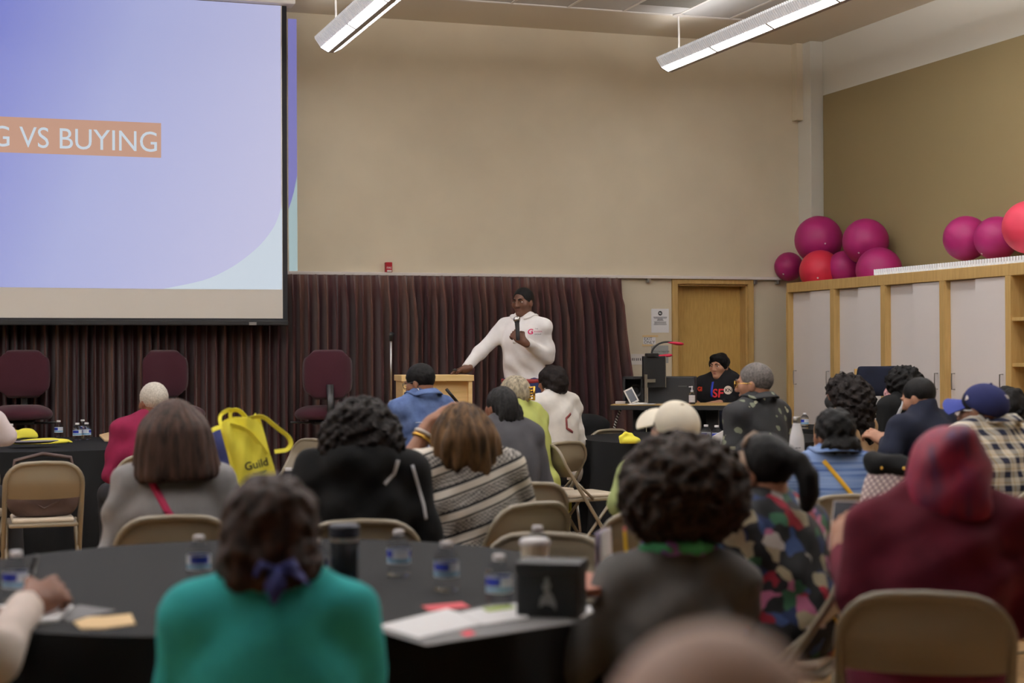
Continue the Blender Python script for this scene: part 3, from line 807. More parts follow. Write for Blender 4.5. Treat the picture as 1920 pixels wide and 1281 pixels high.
lc = P(812, 663, 12.15); LZ = P(812, 703, 12.15).z
Lt = thing('lectern', 'light maple lectern with a recessed panel facing the audience', 'lectern', (lc.x, lc.y, 0), rotz(812, 8))
M_maple = mat('maple veneer', (222, 190, 134), .5, fn=lambda t: t.ramp(t.noise(t.scl(t.obj(), (1, 1, 9)), 4, 3), [(.3, (212, 180, 122)), (.7, (228, 198, 144))]))
lw = .262
b = BM(); box(b, (-lw-.012, -.25, LZ-.045), (lw+.012, .22, LZ), bev=.003); obj('top', b, M_maple, Lt)
for s in (-1, 1):
    b = BM(); x = s*(lw-.014); box(b, (x-.014, -.24, 0), (x+.014, .2, LZ-.045)); obj('side_panel', b, M_maple, Lt)
b = BM(); box(b, (-lw+.028, -.18, 0), (lw-.028, -.16, LZ-.045)); obj('inner_panel', b, M_maple, Lt)
b = BM(); box(b, (-lw+.028, -.2, 0), (lw-.028, .2, .06)); obj('plinth', b, M_maple, Lt)
# black handheld device leaning inside the lectern, on its shelf
a_, b_ = P(838, 731, 11.75), P(856, 752, 11.75)
def mic_stand():
    c = P(733, 663, 12.3); zt = P(733, 632, 12.3).z
    t = thing('microphone_stand', 'slim grey microphone stand with a black clip beside the lectern', 'mic stand', (c.x, c.y, 0))
    zc_ = P(733, 760, 12.3).z
    b = BM(); tube(b, [(0, 0, zc_), (0, 0, zt)], .009, 10); obj('upper_tube', b, M_metal, t, smooth=True)
    b = BM(); tube(b, [(0, 0, .02), (0, 0, zc_)], .012, 10); obj('lower_tube', b, M_metal, t, smooth=True)
    b = BM(); lathe(b, [(.014, zc_-.03), (.02, zc_-.02), (.02, zc_+.03), (.012, zc_+.04)], 12); obj('clutch', b, M_metal, t, smooth=True)
    b = BM(); lathe(b, [(.13, 0), (.13, .015), (.03, .03), (.014, .04)], 24); obj('base', b, M_blackm, t, smooth=True)
    b = BM(); tube(b, [(0, 0, zt-.03), (0, -.005, zt), (.0, -.03, zt+.025)], [.014, .016, .02], 10); obj('clip', b, M_black, t, smooth=True)
mic_stand()
# slim gooseneck microphone fixed inside the lectern
Mi = Lt.matrix_basis.inverted()
def inloc(t, p): return t.matrix_basis.inverted() @ Vector(p)
q0, q1 = P(837, 730, 11.85), P(858, 755, 11.9)
b = BM(); e = q1+(q1-q0)*1.2; tube(b, [inloc(Lt, q0), inloc(Lt, q1)], .016, 10, flat=(1, .7)); tube(b, [inloc(Lt, q1), inloc(Lt, e), (.13, -.2, .62), (.13, -.165, .6)], .008, 8)
obj('gooseneck_microphone', b, M_black, Lt, smooth=True)['label'] = 'slim black gooseneck microphone'

# ---------------------------------------------------------------- people
SK = dict(dark=mat('skin dark', (84, 54, 40), .55, vary=.06), deep=mat('skin deep', (104, 66, 48), .55, vary=.06), brown=mat('skin brown', (120, 82, 62), .55, vary=.06),
          mid=mat('skin mid', (148, 106, 84), .55, vary=.06), light=mat('skin light', (182, 146, 128), .55, vary=.06), pale=mat('skin pale', (196, 168, 154), .55, vary=.05), tan=mat('skin tan', (166, 122, 98), .55, vary=.06))
LIPS = {k: mat('lips '+k, c, .5) for k, c in dict(dark=(92, 54, 46), deep=(110, 64, 54), brown=(132, 80, 68), mid=(158, 98, 84), tan=(164, 104, 92), light=(176, 112, 104), pale=(176, 120, 112)).items()}
def hairmat(name, c, c2, scale=60, st=(1, 1, .25)):
    return mat('hair '+name, c, .6, c2=c2, vscale=scale, stretch=st, spec=.12, bump=.5, bscale=260)
H_black = hairmat('black', (7, 6, 6), (18, 16, 16)); H_dkbr = hairmat('dark brown', (30, 21, 18), (58, 41, 35)); H_curl = hairmat('curly black brown', (11, 8, 8), (28, 21, 19), 90, (1, 1, 1))
H_afro = hairmat('afro brown', (17, 12, 9), (48, 34, 25), 70, (1, 1, 1)); H_hl = hairmat('highlighted brown', (36, 25, 17), (88, 64, 40), 34, (1, 1, .22)); H_white = hairmat('white', (170, 164, 152), (206, 200, 190), 120, (1, 1, 1))
H_grey = hairmat('grey', (62, 58, 56), (98, 92, 88), 90, (1, 1, 1)); H_blond = hairmat('grey blond', (104, 96, 82), (164, 152, 130), 60, (1, 1, .4)); H_salt = hairmat('dark grey', (11, 10, 10), (34, 32, 32), 90, (1, 1, .6))
H_brn = hairmat('bob brown', (32, 23, 20), (62, 44, 37), 40, (1, 1, .2))
M_eye = mat('eye', (200, 190, 182), .3, fn=lambda t: t.ramp(t.math('MULTIPLY_ADD', t.sep(t.obj())[1], 40.0, .0), [(.0, (200, 190, 182)), (.36, (200, 190, 182)), (.375, (46, 30, 24)), (.44, (10, 8, 8))], True))
bmE = BM(); bmesh.ops.create_uvsphere(bmE, u_segments=14, v_segments=10, radius=.0115); EYE = bpy.data.meshes.new('eye'); bmE.to_mesh(EYE); bmE.free(); EYE.materials.append(M_eye); EYE.polygons.foreach_set('use_smooth', [True]*len(EYE.polygons))
M_jean = mat('dark trousers', (44, 48, 66), .85, vary=.15, vscale=20); M_trblk = mat('black trousers', (34, 33, 35), .85)
M_shoe = mat('black shoe', (30, 29, 29), .5)
def fabric(name, c, vary=.06, **k): return mat(name, c, .9, vary=vary, vscale=k.pop('vscale', 14), bump=.2, bscale=k.pop('bscale', 350), spec=.15, **k)

def rotm(yaw, pitch=0, roll=0):
    return np.array((Matrix.Rotation(yaw, 3, 'Z') @ Matrix.Rotation(-pitch, 3, 'X') @ Matrix.Rotation(roll, 3, 'Y')))
def hand(s, W, u, n, side, curl=.5, sc=1.0, spread=1.0):
    """palm, four fingers and a thumb; u: finger direction, n: palm direction, side +1 right hand, -1 left"""
    W = np.array(W, float); u = np.array(u, float); u /= np.linalg.norm(u); n = np.array(n, float); n -= u*(n@u); n /= np.linalg.norm(n)
    t = np.cross(u, n)*side                                     # towards the thumb
    Rm = np.stack([t, u, n], 1)
    s.cap(W-u*.03, W+u*.02, .026, .027, k=.02)
    s.ell(W+u*.05*sc, (.042*sc, .052*sc, .019*sc), Rm, k=.02)
    for i, (L, x) in enumerate(((.070, .031), (.080, .011), (.074, -.010), (.056, -.029))):
        p = W+u*.085*sc+t*x*sc; a = curl*.55
        for q, (f, r) in enumerate(((.45, .0095), (.32, .0088), (.28, .0078))):
            d = u*math.cos(a)+n*math.sin(a)+t*(1.5-i)*.06*spread; e = p+d/np.linalg.norm(d)*L*f*sc*1.05
            s.cap(p, e, r*sc, (r-.0008)*sc, k=.006); p = e; a += curl*.95
    p = W+u*.022*sc+t*.026*sc
    d = u*.62+t*.66+n*.35; e = p+d/np.linalg.norm(d)*.045*sc; s.cap(p, e, .0135*sc, .0115*sc, k=.012)
    d = u*.8+t*(.35-.3*curl)+n*(.2+.5*curl); s.cap(e, e+d/np.linalg.norm(d)*.036*sc, .011*sc, .0088*sc, k=.006)

HAIR = {}
def add_hair(s, st, fr, face=True):
    E = lambda c, r, k=.03: s.ell(c, r, None, k, 'u', fr)
    Cc = lambda a, b, ra, rb, k=.03: s.cap(a, b, ra, rb, k, None, 'u', fr)
    if st in ('short', 'fade', 'thin'):
        t = {'short': .007, 'fade': .0035, 'thin': .006}[st]; E((0, -.014, .032), (.078+t, .098+t, .090+t))
        s.cut((0, 0, {'short': -.055, 'fade': -.012, 'thin': -.03}[st]), (0, .35, -1), fr)
    elif st == 'bob':
        E((0, -.018, .022), (.098, .115, .105)); E((0, -.05, -.07), (.122, .09, .10))
        for q in (-1, 1): Cc((q*.082, -.01, .01), (q*.118, -.03, -.15), .045, .05, .05)
        Cc((0, -.08, -.02), (0, -.095, -.155), .07, .06, .05); Cc((-.07, -.075, -.02), (-.08, -.09, -.155), .06, .055, .05); Cc((.07, -.075, -.02), (.085, -.09, -.16), .06, .055, .05)
        s.cut((0, 0, -.185), (0, 0, -1), fr)
    elif st == 'bigcurl':
        E((0, -.03, .015), (.135, .14, .115)); E((-.08, -.05, -.06), (.095, .1, .1), .05); E((.08, -.05, -.06), (.1, .1, .1), .05); E((0, -.08, -.06), (.12, .09, .1), .05)
    elif st == 'afro': E((0, -.02, -.005), (.163, .16, .140)); E((-.06, -.04, -.05), (.1, .1, .1), .05); E((.05, -.04, -.06), (.11, .1, .09), .05)
    elif st == 'curlyshort':
        E((0, -.02, .02), (.096, .112, .098)); E((-.02, -.06, -.055), (.082, .065, .075), .04); E((.05, -.06, -.075), (.05, .05, .045), .04); E((-.045, -.06, -.075), (.045, .05, .05), .04)
    elif st == 'wavylong':
        E((0, -.018, .02), (.10, .115, .105)); E((0, -.05, -.06), (.125, .1, .11), .05)
        for q in (-1, 1): Cc((q*.085, -.02, 0), (q*.11, -.05, -.12), .05, .045, .05)
        Cc((0, -.08, -.05), (.03, -.1, -.2), .085, .03, .05); Cc((.06, -.08, -.06), (.075, -.1, -.17), .06, .03, .04); Cc((-.06, -.08, -.06), (-.06, -.1, -.15), .06, .03, .04)
    elif st == 'braids':
        E((0, -.014, .03), (.088, .108, .098))
        E((0, -.07, -.04), (.07, .06, .08), .04)
        for i, (x, L) in enumerate(((-.05, .14), (-.02, .17), (.01, .2), (.04, .24), (.065, .3), (.08, .32))):
            p = np.array((x, -.085, .0)); n = 9
            for j in range(n):
                e = p+np.array((.004 if x > 0 else -.002, -.004 if j < 3 else .003, -L/n)); s.cap(p, e, .015 if j % 2 else .012, .012 if j % 2 else .015, .012, None, 'u', fr); p = e
    elif st == 'updo':
        E((0, -.018, .025), (.092, .115, .10)); E((0, -.09, -.02), (.06, .045, .06), .04)
    elif st == 'crop': E((0, -.016, .022), (.1, .115, .1)); E((0, -.06, -.04), (.085, .06, .06), .04)
    elif st == 'ponytail':
        E((0, -.014, .03), (.086, .106, .097)); E((0, -.11, .03), (.035, .035, .035), .03)
        pts = [(0, -.11, .03), (.0, -.15, .015), (.0, -.17, -.035), (.0, -.165, -.085), (0, -.15, -.125)]
        for a, b_, r in zip(pts, pts[1:], (.020, .026, .029, .024)): Cc(a, b_, r, r*.9, .03)
        s.cut((0, .02, -.2), (0, .0, -1), fr)
    elif st == 'bun':
        E((0, -.016, .028), (.09, .108, .098))
        for i in range(9):
            a = math.pi*(1.08+.84*i/8); s.ell((.075*math.cos(a), -.035+.075*math.sin(a), -.055), (.032, .03, .035), None, .015, 'u', fr)
    elif st == 'longcurl':
        E((0, -.02, .02), (.108, .125, .108)); E((0, -.07, -.07), (.12, .1, .12), .05)
        for q in (-1, 1): Cc((q*.085, -.02, 0), (q*.11, -.05, -.16), .05, .05, .05)
        Cc((0, -.09, -.05), (0, -.1, -.26), .1, .07, .05)
    elif st == 'fluffy': E((0, -.016, .028), (.104, .12, .103)); E((0, -.05, -.03), (.095, .075, .07), .04)
    elif st == 'curlyround': E((0, -.02, .02), (.115, .125, .112)); E((0, -.06, -.05), (.1, .08, .08), .04)
    elif st == 'mop':
        E((0, -.014, .038), (.090, .104, .092)); E((0, .05, .082), (.070, .045, .030), .03)
        for q in (-1, 1): E((q*.07, .02, .03), (.022, .04, .05), .03)
        s.cut((0, 0, -.05), (0, .3, -1), fr)
    if st in ('short', 'fade', 'thin'):
        s.ell((0, .128, -.028), (.105, .094, .112) if st == 'fade' else (.095, .085, .1), None, .008, 'sub', fr); 
    elif st == 'mop': s.ell((0, .118, -.03), (.076, .078, .086), None, .01, 'sub', fr)
    else: s.ell((0, .125, -.05), (.066, .085, .108), None, .015, 'sub', fr)
HN = dict(short=lambda c: n_curl(240, .0016), fade=lambda c: n_curl(260, .0008), thin=lambda c: n_curl(260, .001), bob=lambda c: n_strand(c, .0028, 30, 3), bigcurl=lambda c: n_curl(105, .011), afro=lambda c: n_curl(92, .0125), curlyshort=lambda c: n_curl(105, .007),
          wavylong=lambda c: n_strand(c, .006, 17, 7), braids=lambda c: n_strand(c, .003, 22, 2), updo=lambda c: n_strand(c, .004, 16, 9), crop=lambda c: n_curl(70, .005), ponytail=lambda c: n_strand(c, .0015, 40, 1), bun=lambda c: n_curl(120, .005),
          longcurl=lambda c: n_curl(95, .010), fluffy=lambda c: n_curl(70, .006), curlyround=lambda c: n_curl(110, .009), mop=lambda c: n_curl(60, .004))

def plain_stool(p, rz, label, seat):
    t = thing('backless_stool', label, 'stool', (p[0], p[1], 0), rz, 'backless stools under the audience')
    b = BM(); lathe(b, [(.16, seat-.04), (.175, seat-.03), (.175, seat-.012), (.15, seat)], 20); obj('seat', b, M_black, t, smooth=True, autos=40)
    for k in range(4): a = k*math.pi/2+.78; b = BM(); tube(b, [(.12*math.cos(a), .12*math.sin(a), seat-.04), (.17*math.cos(a), .17*math.sin(a), 0)], .012, 8); obj('leg', b, M_metal, t, smooth=True)
def person(label, px, ytop, d, rot, skin='brown', hair=None, hmat=None, top=None, tname='sweater', sh=.185, bulk=1.0, hy=0, hp=4, hr=0, lean=.03, hang=0.0,
           arms=None, sleeve=1.0, seat=.45, stand=False, tres=.013, res=.014, legs=None, ht=.012, tn=.0035, face=False, collar=None, extra_top=None, chair=None, hs=.95, neck=.125, curl=.5, sway=0.0, bodyx=0):
    z_top = P(px, ytop, d).z; hd = P(px, 663, d); rz = rotz(px, rot)
    cs, sn = math.cos(rz), math.sin(rz)
    ox, oy = sway, lean                                    # head offset from the hips in the body's own frame
    root = thing('person', label, 'person', (hd.x-(cs*ox-sn*oy), hd.y-(sn*ox+cs*oy), 0), rz)
    Mb = Matrix.Translation(root.location) @ Matrix.Rotation(rz, 4, 'Z'); Minv = Mb.inverted()
    loc = lambda a, b, dd: np.array(Minv @ P(a, b, dd))
    zh = z_top-ht-.118*hs; hz = .08+seat if not stand else z_top*.585
    zs = zh-neck*hs
    off = lambda z: np.array((ox*np.clip((z-hz)/(zh-hz), 0, 1)**1.2, oy*np.clip((z-hz)/(zh-hz), 0, 1)**1.2, 0))
    at = lambda x, y, z: np.array((x, y, z))+off(z)
    H = at(0, 0.0, zh); Rh = rotm(R(hy), R(hp), R(hr))*hs
    fr = (Rh, H); Rn = Rh/hs; frn = (Rn, H)
    S = {q: at(q*(sh-.015), 0, zs-.045) for q in (-1, 1)}
    J = {}
    for q, nm in ((-1, 'L'), (1, 'R')):
        e = S[q]+np.array((q*.055, -.015, -.26)); wv = np.array((q*.12, .24+lean*.5, max(hz+.13, zs-.38)))
        a = (arms or {}).get(nm)
        if a:
            e, wv = (loc(*v) if abs(v[0]) > 2 else np.array(v) for v in a[:2])
        J[q] = (e, wv)
    def torso(s, g=0.0):
        b_ = bulk
        s.ell((0, -.015, hz+.02), (.165*b_+g, .125*b_+g, .13+g), k=.06)
        s.ell(at(0, .0, (hz+zs)/2-.03), (.150*b_+g, .112*b_+g, (zs-hz)*.42+g), k=.06)
        s.ell(at(0, .0, zs-.14), (sh*.88+g, .112*b_+g, .17+g), k=.06)
        s.cap(at(-sh+.055, -.01, zs-.045), at(sh-.055, -.01, zs-.045), .058+g, k=.05)
        for q in (-1, 1): s.cap(at(q*.035, -.012, zs+.035), at(q*(sh-.05), -.012, zs-.035), .045+g, .045+g, k=.05)
    # body: one continuous surface
    s = SDF(); torso(s, -.012)
    if hang: pass
    s.cap(at(0, -.012, zs-.03), H+Rh@np.array((0, -.02, -.05)), .058, .054, k=.03)
    s.ell((0, -.012, .030), (.077, .097, .090), k=.03, fr=fr); s.ell((0, .026, -.045), (.057, .058, .074), k=.035, fr=fr); s.ell((0, .066, -.096), (.026, .024, .022), k=.025, fr=fr)
    for q in (-1, 1):
        s.ell((q*.045, .052, -.02), (.027, .028, .026), k=.025, fr=fr)
        s.ell((q*.033, .098, .004), (.018, .013, .010), k=.014, op='sub', fr=fr)
        s.ell((q*.032, .083, .024), (.024, .010, .007), k=.014, fr=fr); s.ell((q*.033, .0815, .0125), (.017, .0085, .0045), k=.005, fr=fr); s.ell((q*.033, .0800, -.0055), (.016, .008, .0045), k=.006, fr=fr)
        s.ell((q*.077, -.008, -.012), (.010, .019, .031), k=.008, fr=fr)
        s.cap((q*.012, .096, -.034), (q*.012, .094, -.033), .0085, k=.008, fr=fr)
    s.cap((0, .088, .012), (0, .108, -.030), .0085, .012, k=.012, fr=fr)
    s.ell((0, .082, -.059), (.023, .010, .0065), k=.006, fr=fr); s.ell((0, .080, -.070), (.021, .010, .0065), k=.006, fr=fr)
    fine = [(i, H[i]-.125, H[i]+.125, .0055 if face else .007 if d < 7 else .0095) for i in range(3)]
    for q, nm in ((-1, 'L'), (1, 'R')):
        e, wv = J[q]; s.cap(S[q], e, .046, .04, k=.03); s.cap(e, wv, .039, .028, k=.02)
        a = (arms or {}).get(nm) or (); o_ = a[2] if len(a) > 2 else {}
        u = np.array(o_.get('u', (wv-e)/np.linalg.norm(wv-e)+np.array((0, 0, -.25)))); n = np.array(o_.get('n', (0, 0, -1.0)))
        hand(s, wv, u, n, q, o_.get('curl', curl))
        hh = .007 if face or len(a) > 2 else .0095; c_ = wv+u/np.linalg.norm(u)*.08
        fine += [(i, c_[i]-.09, c_[i]+.09, hh) for i in range(3)]
    lg = legs or {}
    K = {}
    for q in (-1, 1):
        if stand: kn, an = np.array((q*.10, .02, hz*.54)), np.array((q*.11, -.0, .09))
        else: kn, an = np.array((q*.12, .45, seat+.05)), np.array((q*.13, .46+.04*q, .09))
        K[q] = (np.array((q*.09, .0, hz+.0)), kn, an)
        s.cap(K[q][0], kn, .078, .055, k=.04); s.cap(kn, an, .052, .036, k=.02); s.cap(an+(0, -.03, -.04), an+(0, .12, -.055), .035, .028, k=.02)
    link('body', s.mesh('body', res, fine), SK[skin], root)
    ts = .0035
    # clothes
    s = SDF(); torso(s, .008)
    for q, nm in ((-1, 'L'), (1, 'R')):
        e, wv = J[q]
        if sleeve >= 1:
            w2 = e+(wv-e)*.97; s.cap(S[q], e, .062, .053, k=.05); s.cap(e, w2, .053, .041, k=.03)
            ax = (wv-e)/np.linalg.norm(wv-e)
            s.p.append(('sub', (lambda w2, ax: lambda X, Y, Z: np.maximum(-((X-w2[0])*ax[0]+(Y-w2[1])*ax[1]+(Z-w2[2])*ax[2]), np.sqrt((X-w2[0])**2+(Y-w2[1])**2+(Z-w2[2])**2)-.085))(w2+ax*.0, ax), w2-.09, w2+.09, .006))
        else:
            e2 = S[q]+(e-S[q])*sleeve; s.cap(S[q], e2, .064, .058, k=.05)
    if collar == 'stand':
        s.cap(at(0, -.02, zs+.0), at(0, -.02, zs+.055), .078, .070, k=.03)
    elif collar == 'hood':
        s.ell(at(0, -.10, zs+.0), (.13, .075, .085), k=.05); s.cap(at(0, -.03, zs+.02), at(0, -.03, zs+.05), .082, .076, k=.04)
    if extra_top: extra_top(s, at, zs, hz)
    s.cut((0, 0, hz+.05 if stand else hz-.07), (0, 0, -1))
    T_ = link(tname, s.mesh(tname, tres, noise=n_folds(tn, px*.01) if tn else None), top, root)
    if collar == 'shirt':
        tr = bvh(T_); b = BM(); NV = 6
        def cf(u, v):
            a = R(-66)+R(312)*u; ca, sa = math.cos(a), -math.sin(a)         # sa > 0 at the nape
            back = (1+math.sin(a))/2 if False else (1-math.sin(a+math.pi))/2
            nape = .5-.5*math.sin(-a) if False else .5*(1+math.sin(a))
            zt = zs+.045+.038*nape
            if v <= .5: r_, z = .066, zt-.035*(1-2*v)
            else: r_, z = .066+.034*(2*v-1), zt-.030*(2*v-1)
            q = at(r_*1.05*ca, -.015-r_*math.sin(a), 0); return Vector((q[0], q[1]+lean*.5, z))
        V = grid(b, cf, 40, NV)
        for row in V:
            for jv in (NV-1, NV):
                h = tr.find_nearest(row[jv].co)
                if h[0] is not None and (row[jv].co-h[0]).dot(h[1]) < .008: row[jv].co = h[0]+h[1]*.008
        solid(b, .004); obj('collar', b, top, root, smooth=True)
    s = SDF(); s.ell((0, -.015, hz+.01), (.172*bulk, .13*bulk, .12), k=.05)
    for q in (-1, 1): s.cap(K[q][0], K[q][1], .088*min(1.15, bulk), .068, k=.05); s.cap(K[q][1], K[q][2]+(0, 0, .01), .066, .056, k=.03)
    s.cut((0, 0, .075), (0, 0, -1)); s.cut((0, 0, hz+.08), (0, 0, 1))
    link('trousers', s.mesh('trousers', .018, noise=n_cloth(.003, 25)), lg.get('m', M_trblk), root)
    s = SDF()
    for q in (-1, 1):
        an = K[q][2]; s.cap(an+(0, -.05, -.045), an+(0, .15, -.055), .044, .038, k=.02); s.ell(an+(0, -.02, -.02), (.045, .06, .05), k=.02)
    s.cut((0, 0, .002), (0, 0, -1)); link('shoes', s.mesh('shoes', .015), M_shoe, root)
    if hair:
        s = SDF(); add_hair(s, hair, fr); hm = link('hair', s.mesh('hair', .008 if d > 5.5 or hair in ('short', 'fade') else .009, noise=HN[hair](H)), hmat, root)
    else: hm = None
    for q in (-1, 1):
        e = bpy.data.objects.new('eye', EYE); COL.objects.link(e); e.parent = root
        e.matrix_local = Matrix.Translation(H+Rh@np.array((q*.033, .0748, .004))) @ Matrix(Rn.tolist()).to_4x4()
    if face:
        for q in (-1, 1):
            b = BM(); tube(b, [Vector(H+Rh@np.array((q*x, y, z))) for x, y, z in ((.014, .0975, .022), (.03, .0965, .029), (.05, .082, .023))], [.0045, .005, .003], 6, flat=(1, .8)); obj('eyebrow', b, hmat or H_black, root, smooth=True)
        s2 = SDF(); s2.ell((0, .0835, -.0595), (.022, .0105, .0052), k=.002, fr=fr); s2.ell((0, .082, -.0703), (.020, .0105, .0056), k=.004, fr=fr); link('lips', s2.mesh('lips', .004, pad=.012), LIPS[skin], root)
    if chair:
        if chair[0] == '*': plain_stool(root.location, rz, chair[1:], seat)
        else: chair_at(root.location, rz, chair)
    return dict(root=root, H=H, fr=fr, at=at, zs=zs, hz=hz, top=T_, loc=loc, J=J, hair=hm, sh=sh, K=K, Rn=Rn)

def hp_(r, p): return Vector(r['fr'][0] @ np.array(p) + r['fr'][1])
def glasses(r, m=None, name='eyeglasses'):
    m = m or M_blackm; b = BM()
    for q in (-1, 1):
        c = [hp_(r, (q*.034+.026*math.cos(a), .104-.006*abs(math.cos(a)), .002+.02*math.sin(a))) for a in np.linspace(0, 2*math.pi, 17)[:-1]]
        tube(b, c, .0022, 6, closed=True); tube(b, [hp_(r, (q*.06, .1, .006)), hp_(r, (q*.083, .06, .008)), hp_(r, (q*.086, -.005, .006)), hp_(r, (q*.082, -.02, -.012))], .002, 6)
    tube(b, [hp_(r, (-.009, .108, .004)), hp_(r, (.009, .108, .004))], .002, 6)
    obj(name, b, m, r['root'], smooth=True)
def mask(r, m, chin=0):
    s = SDF(); s.ell((0, .035, -.05-chin), (.068, .078, .062), k=.01, fr=r['fr']); s.ell((0, .09, -.045-chin), (.02, .028, .03), k=.03, fr=r['fr']); s.ell((0, .03, -.05-chin), (.062, .07, .07), k=.004, op='sub', fr=r['fr']); s.cut((0, .03, 0), (0, -1, 0), r['fr'])
    s.cut((0, 0, -.005-chin), (0, 0, 1), r['fr'])
    o = link('face_mask', s.mesh('face_mask', .006), m, r['root'])
    b = BM()
    for q in (-1, 1): tube(b, [hp_(r, (q*.062, .03, -.02-chin)), hp_(r, (q*.084, -.02, .01)), hp_(r, (q*.084, -.032, -.02)), hp_(r, (q*.064, .03, -.07-chin))], .0016, 5)
    obj('ear_loop', b, m, o)
    return o
def back_ray(r): return bvh(r['top'])
exec_people = True

# --- garment materials
F_teal = fabric('teal knit', (54, 164, 166), .05)
F_grey = fabric('grey sweater', (116, 114, 114), .06)
F_black = fabric('black fleece', (15, 15, 16), .1)
def stripes(t):
    o = t.sep(t.obj()); z = t.math('ADD', o[2], t.math('MULTIPLY', o[0], -.36))
    f = t.math('FRACT', t.math('MULTIPLY', z, 10.5))
    ck = t.add('ShaderNodeTexChecker', {'Vector': t.scl(t.obj(), (1, 1, 1.6)), 'Scale': 95, 'Color1': lin((178, 172, 164)), 'Color2': lin((60, 58, 58))}).outputs[0]
    a = t.ramp(f, [(0, (216, 208, 196)), (.26, (30, 29, 30)), (.36, (30, 29, 30)), (.84, (216, 208, 196)), (.88, (30, 29, 30)), (.97, (216, 208, 196))], True)
    inz = t.math('MULTIPLY', t.math('GREATER_THAN', f, .38), t.math('LESS_THAN', f, .83))
    return t.mix(inz, a, ck)
F_stripe = mat('striped knit', (150, 145, 140), .95, fn=stripes, bump=.3, bscale=250)
F_wine = fabric('wine red knit', (104, 22, 50))
def denim(t):
    n = t.noise(t.obj(), 14, 4); return t.ramp(n, [(.3, (50, 66, 102)), (.7, (78, 96, 134))])
F_denim = mat('denim', (90, 110, 155), .9, fn=denim, bump=.25, bscale=500)
F_char = fabric('charcoal shirt', (60, 59, 62))
F_lime = fabric('yellow green jacket', (164, 170, 96), .05, vscale=8)
F_whitesw = fabric('white sweatshirt', (232, 228, 222), .03)
F_polo = fabric('white polo', (246, 243, 242), .02)
def floralfn(pal, sc, bg=None, cut=.0):
    def fn(t):
        nz = t.add('ShaderNodeTexNoise', {'Vector': t.obj(), 'Scale': 22.0, 'Detail': 1.0}).outputs['Color']; wv = t.add('ShaderNodeVectorMath', {0: t.scl(t.obj(), (1, .6, 1)), 1: t.add('ShaderNodeVectorMath', {0: nz, 'Scale': .035}, operation='SCALE').outputs[0]}, operation='ADD').outputs[0]
        v = t.add('ShaderNodeTexVoronoi', {'Vector': wv, 'Scale': sc, 'Randomness': 1.0}); h = t.sep(v.outputs['Color'])[0]
        n = len(pal); col = t.ramp(h, [(i/n, c) for i, c in enumerate(pal)], True)
        if bg is None: return col
        m = t.math('LESS_THAN', v.outputs['Distance'], cut); m = t.math('MULTIPLY', m, t.math('GREATER_THAN', h, .35)); return t.mix(m, bg, col)
    return fn
F_hawaii = mat('black patterned shirt', (30, 30, 32), .8, fn=floralfn([(120, 122, 100), (96, 100, 84), (140, 138, 116)], 17, (28, 28, 30), .30))
F_flor = mat('floral blouse', (40, 40, 50), .7, fn=floralfn([(18, 18, 22), (46, 66, 108), (17, 17, 20), (140, 22, 46), (20, 20, 24), (18, 18, 20), (150, 140, 116), (18, 18, 22), (44, 86, 62), (28, 42, 78), (16, 16, 20), (160, 92, 124), (18, 18, 22), (170, 164, 160), (16, 16, 18), (120, 18, 36)], 22))
F_green2 = fabric('sage green jacket', (146, 156, 104), .05)
F_blazer = fabric('grey blazer', (80, 78, 76), .05)
def bluestripe(t):
    o = t.sep(t.obj()); n = t.noise(t.scl(t.obj(), (.6, .6, 26)), 3, 3); return t.ramp(n, [(.3, (54, 76, 126)), (.45, (92, 118, 166)), (.6, (130, 150, 188)), (.75, (80, 106, 154))])
F_blue = mat('blue striped shirt', (110, 135, 185), .9, fn=bluestripe)
F_navy = fabric('navy jacket', (22, 25, 38), .1)
def plaid(t):
    o = t.sep(t.obj()); u = t.math('FRACT', t.math('MULTIPLY', t.math('ADD', o[0], t.math('MULTIPLY', o[1], .8)), 17.0)); v = t.math('FRACT', t.math('MULTIPLY', o[2], 17.0))
    a = t.ramp(u, [(0, (24, 28, 50)), (.42, (226, 220, 206)), (.6, (196, 170, 96)), (.66, (226, 220, 206)), (.95, (200, 190, 170))], True)
    b = t.ramp(v, [(0, (24, 28, 50)), (.42, (226, 220, 206)), (.6, (196, 170, 96)), (.66, (226, 220, 206)), (.95, (200, 190, 170))], True)
    return t.mix(.5, a, b)
F_plaid = mat('plaid shirt', (150, 145, 130), .9, fn=plaid)
F_maroon = fabric('maroon sweater', (78, 23, 36), .07)
F_cream = fabric('cream cardigan', (214, 200, 192), .04)
F_pale = fabric('pale pink shirt', (222, 210, 210), .02)
def hijabfn(t):
    n = t.noise(t.scl(t.obj(), (2.6, 1.2, .8)), 6, 3); return t.ramp(n, [(.3, (56, 24, 62)), (.42, (96, 14, 52)), (.52, (116, 15, 44)), (.64, (78, 13, 44)), (.75, (62, 36, 80))])
F_hijab = mat('hijab silk', (150, 28, 66), .65, fn=hijabfn)
M_mask = mat('black mask', (26, 26, 28), .85)
M_gold = mat('gold', (212, 170, 80), .25, metal=1)
M_silver = mat('silver', (200, 200, 198), .25, metal=1)
Y = (0, 1, 0)

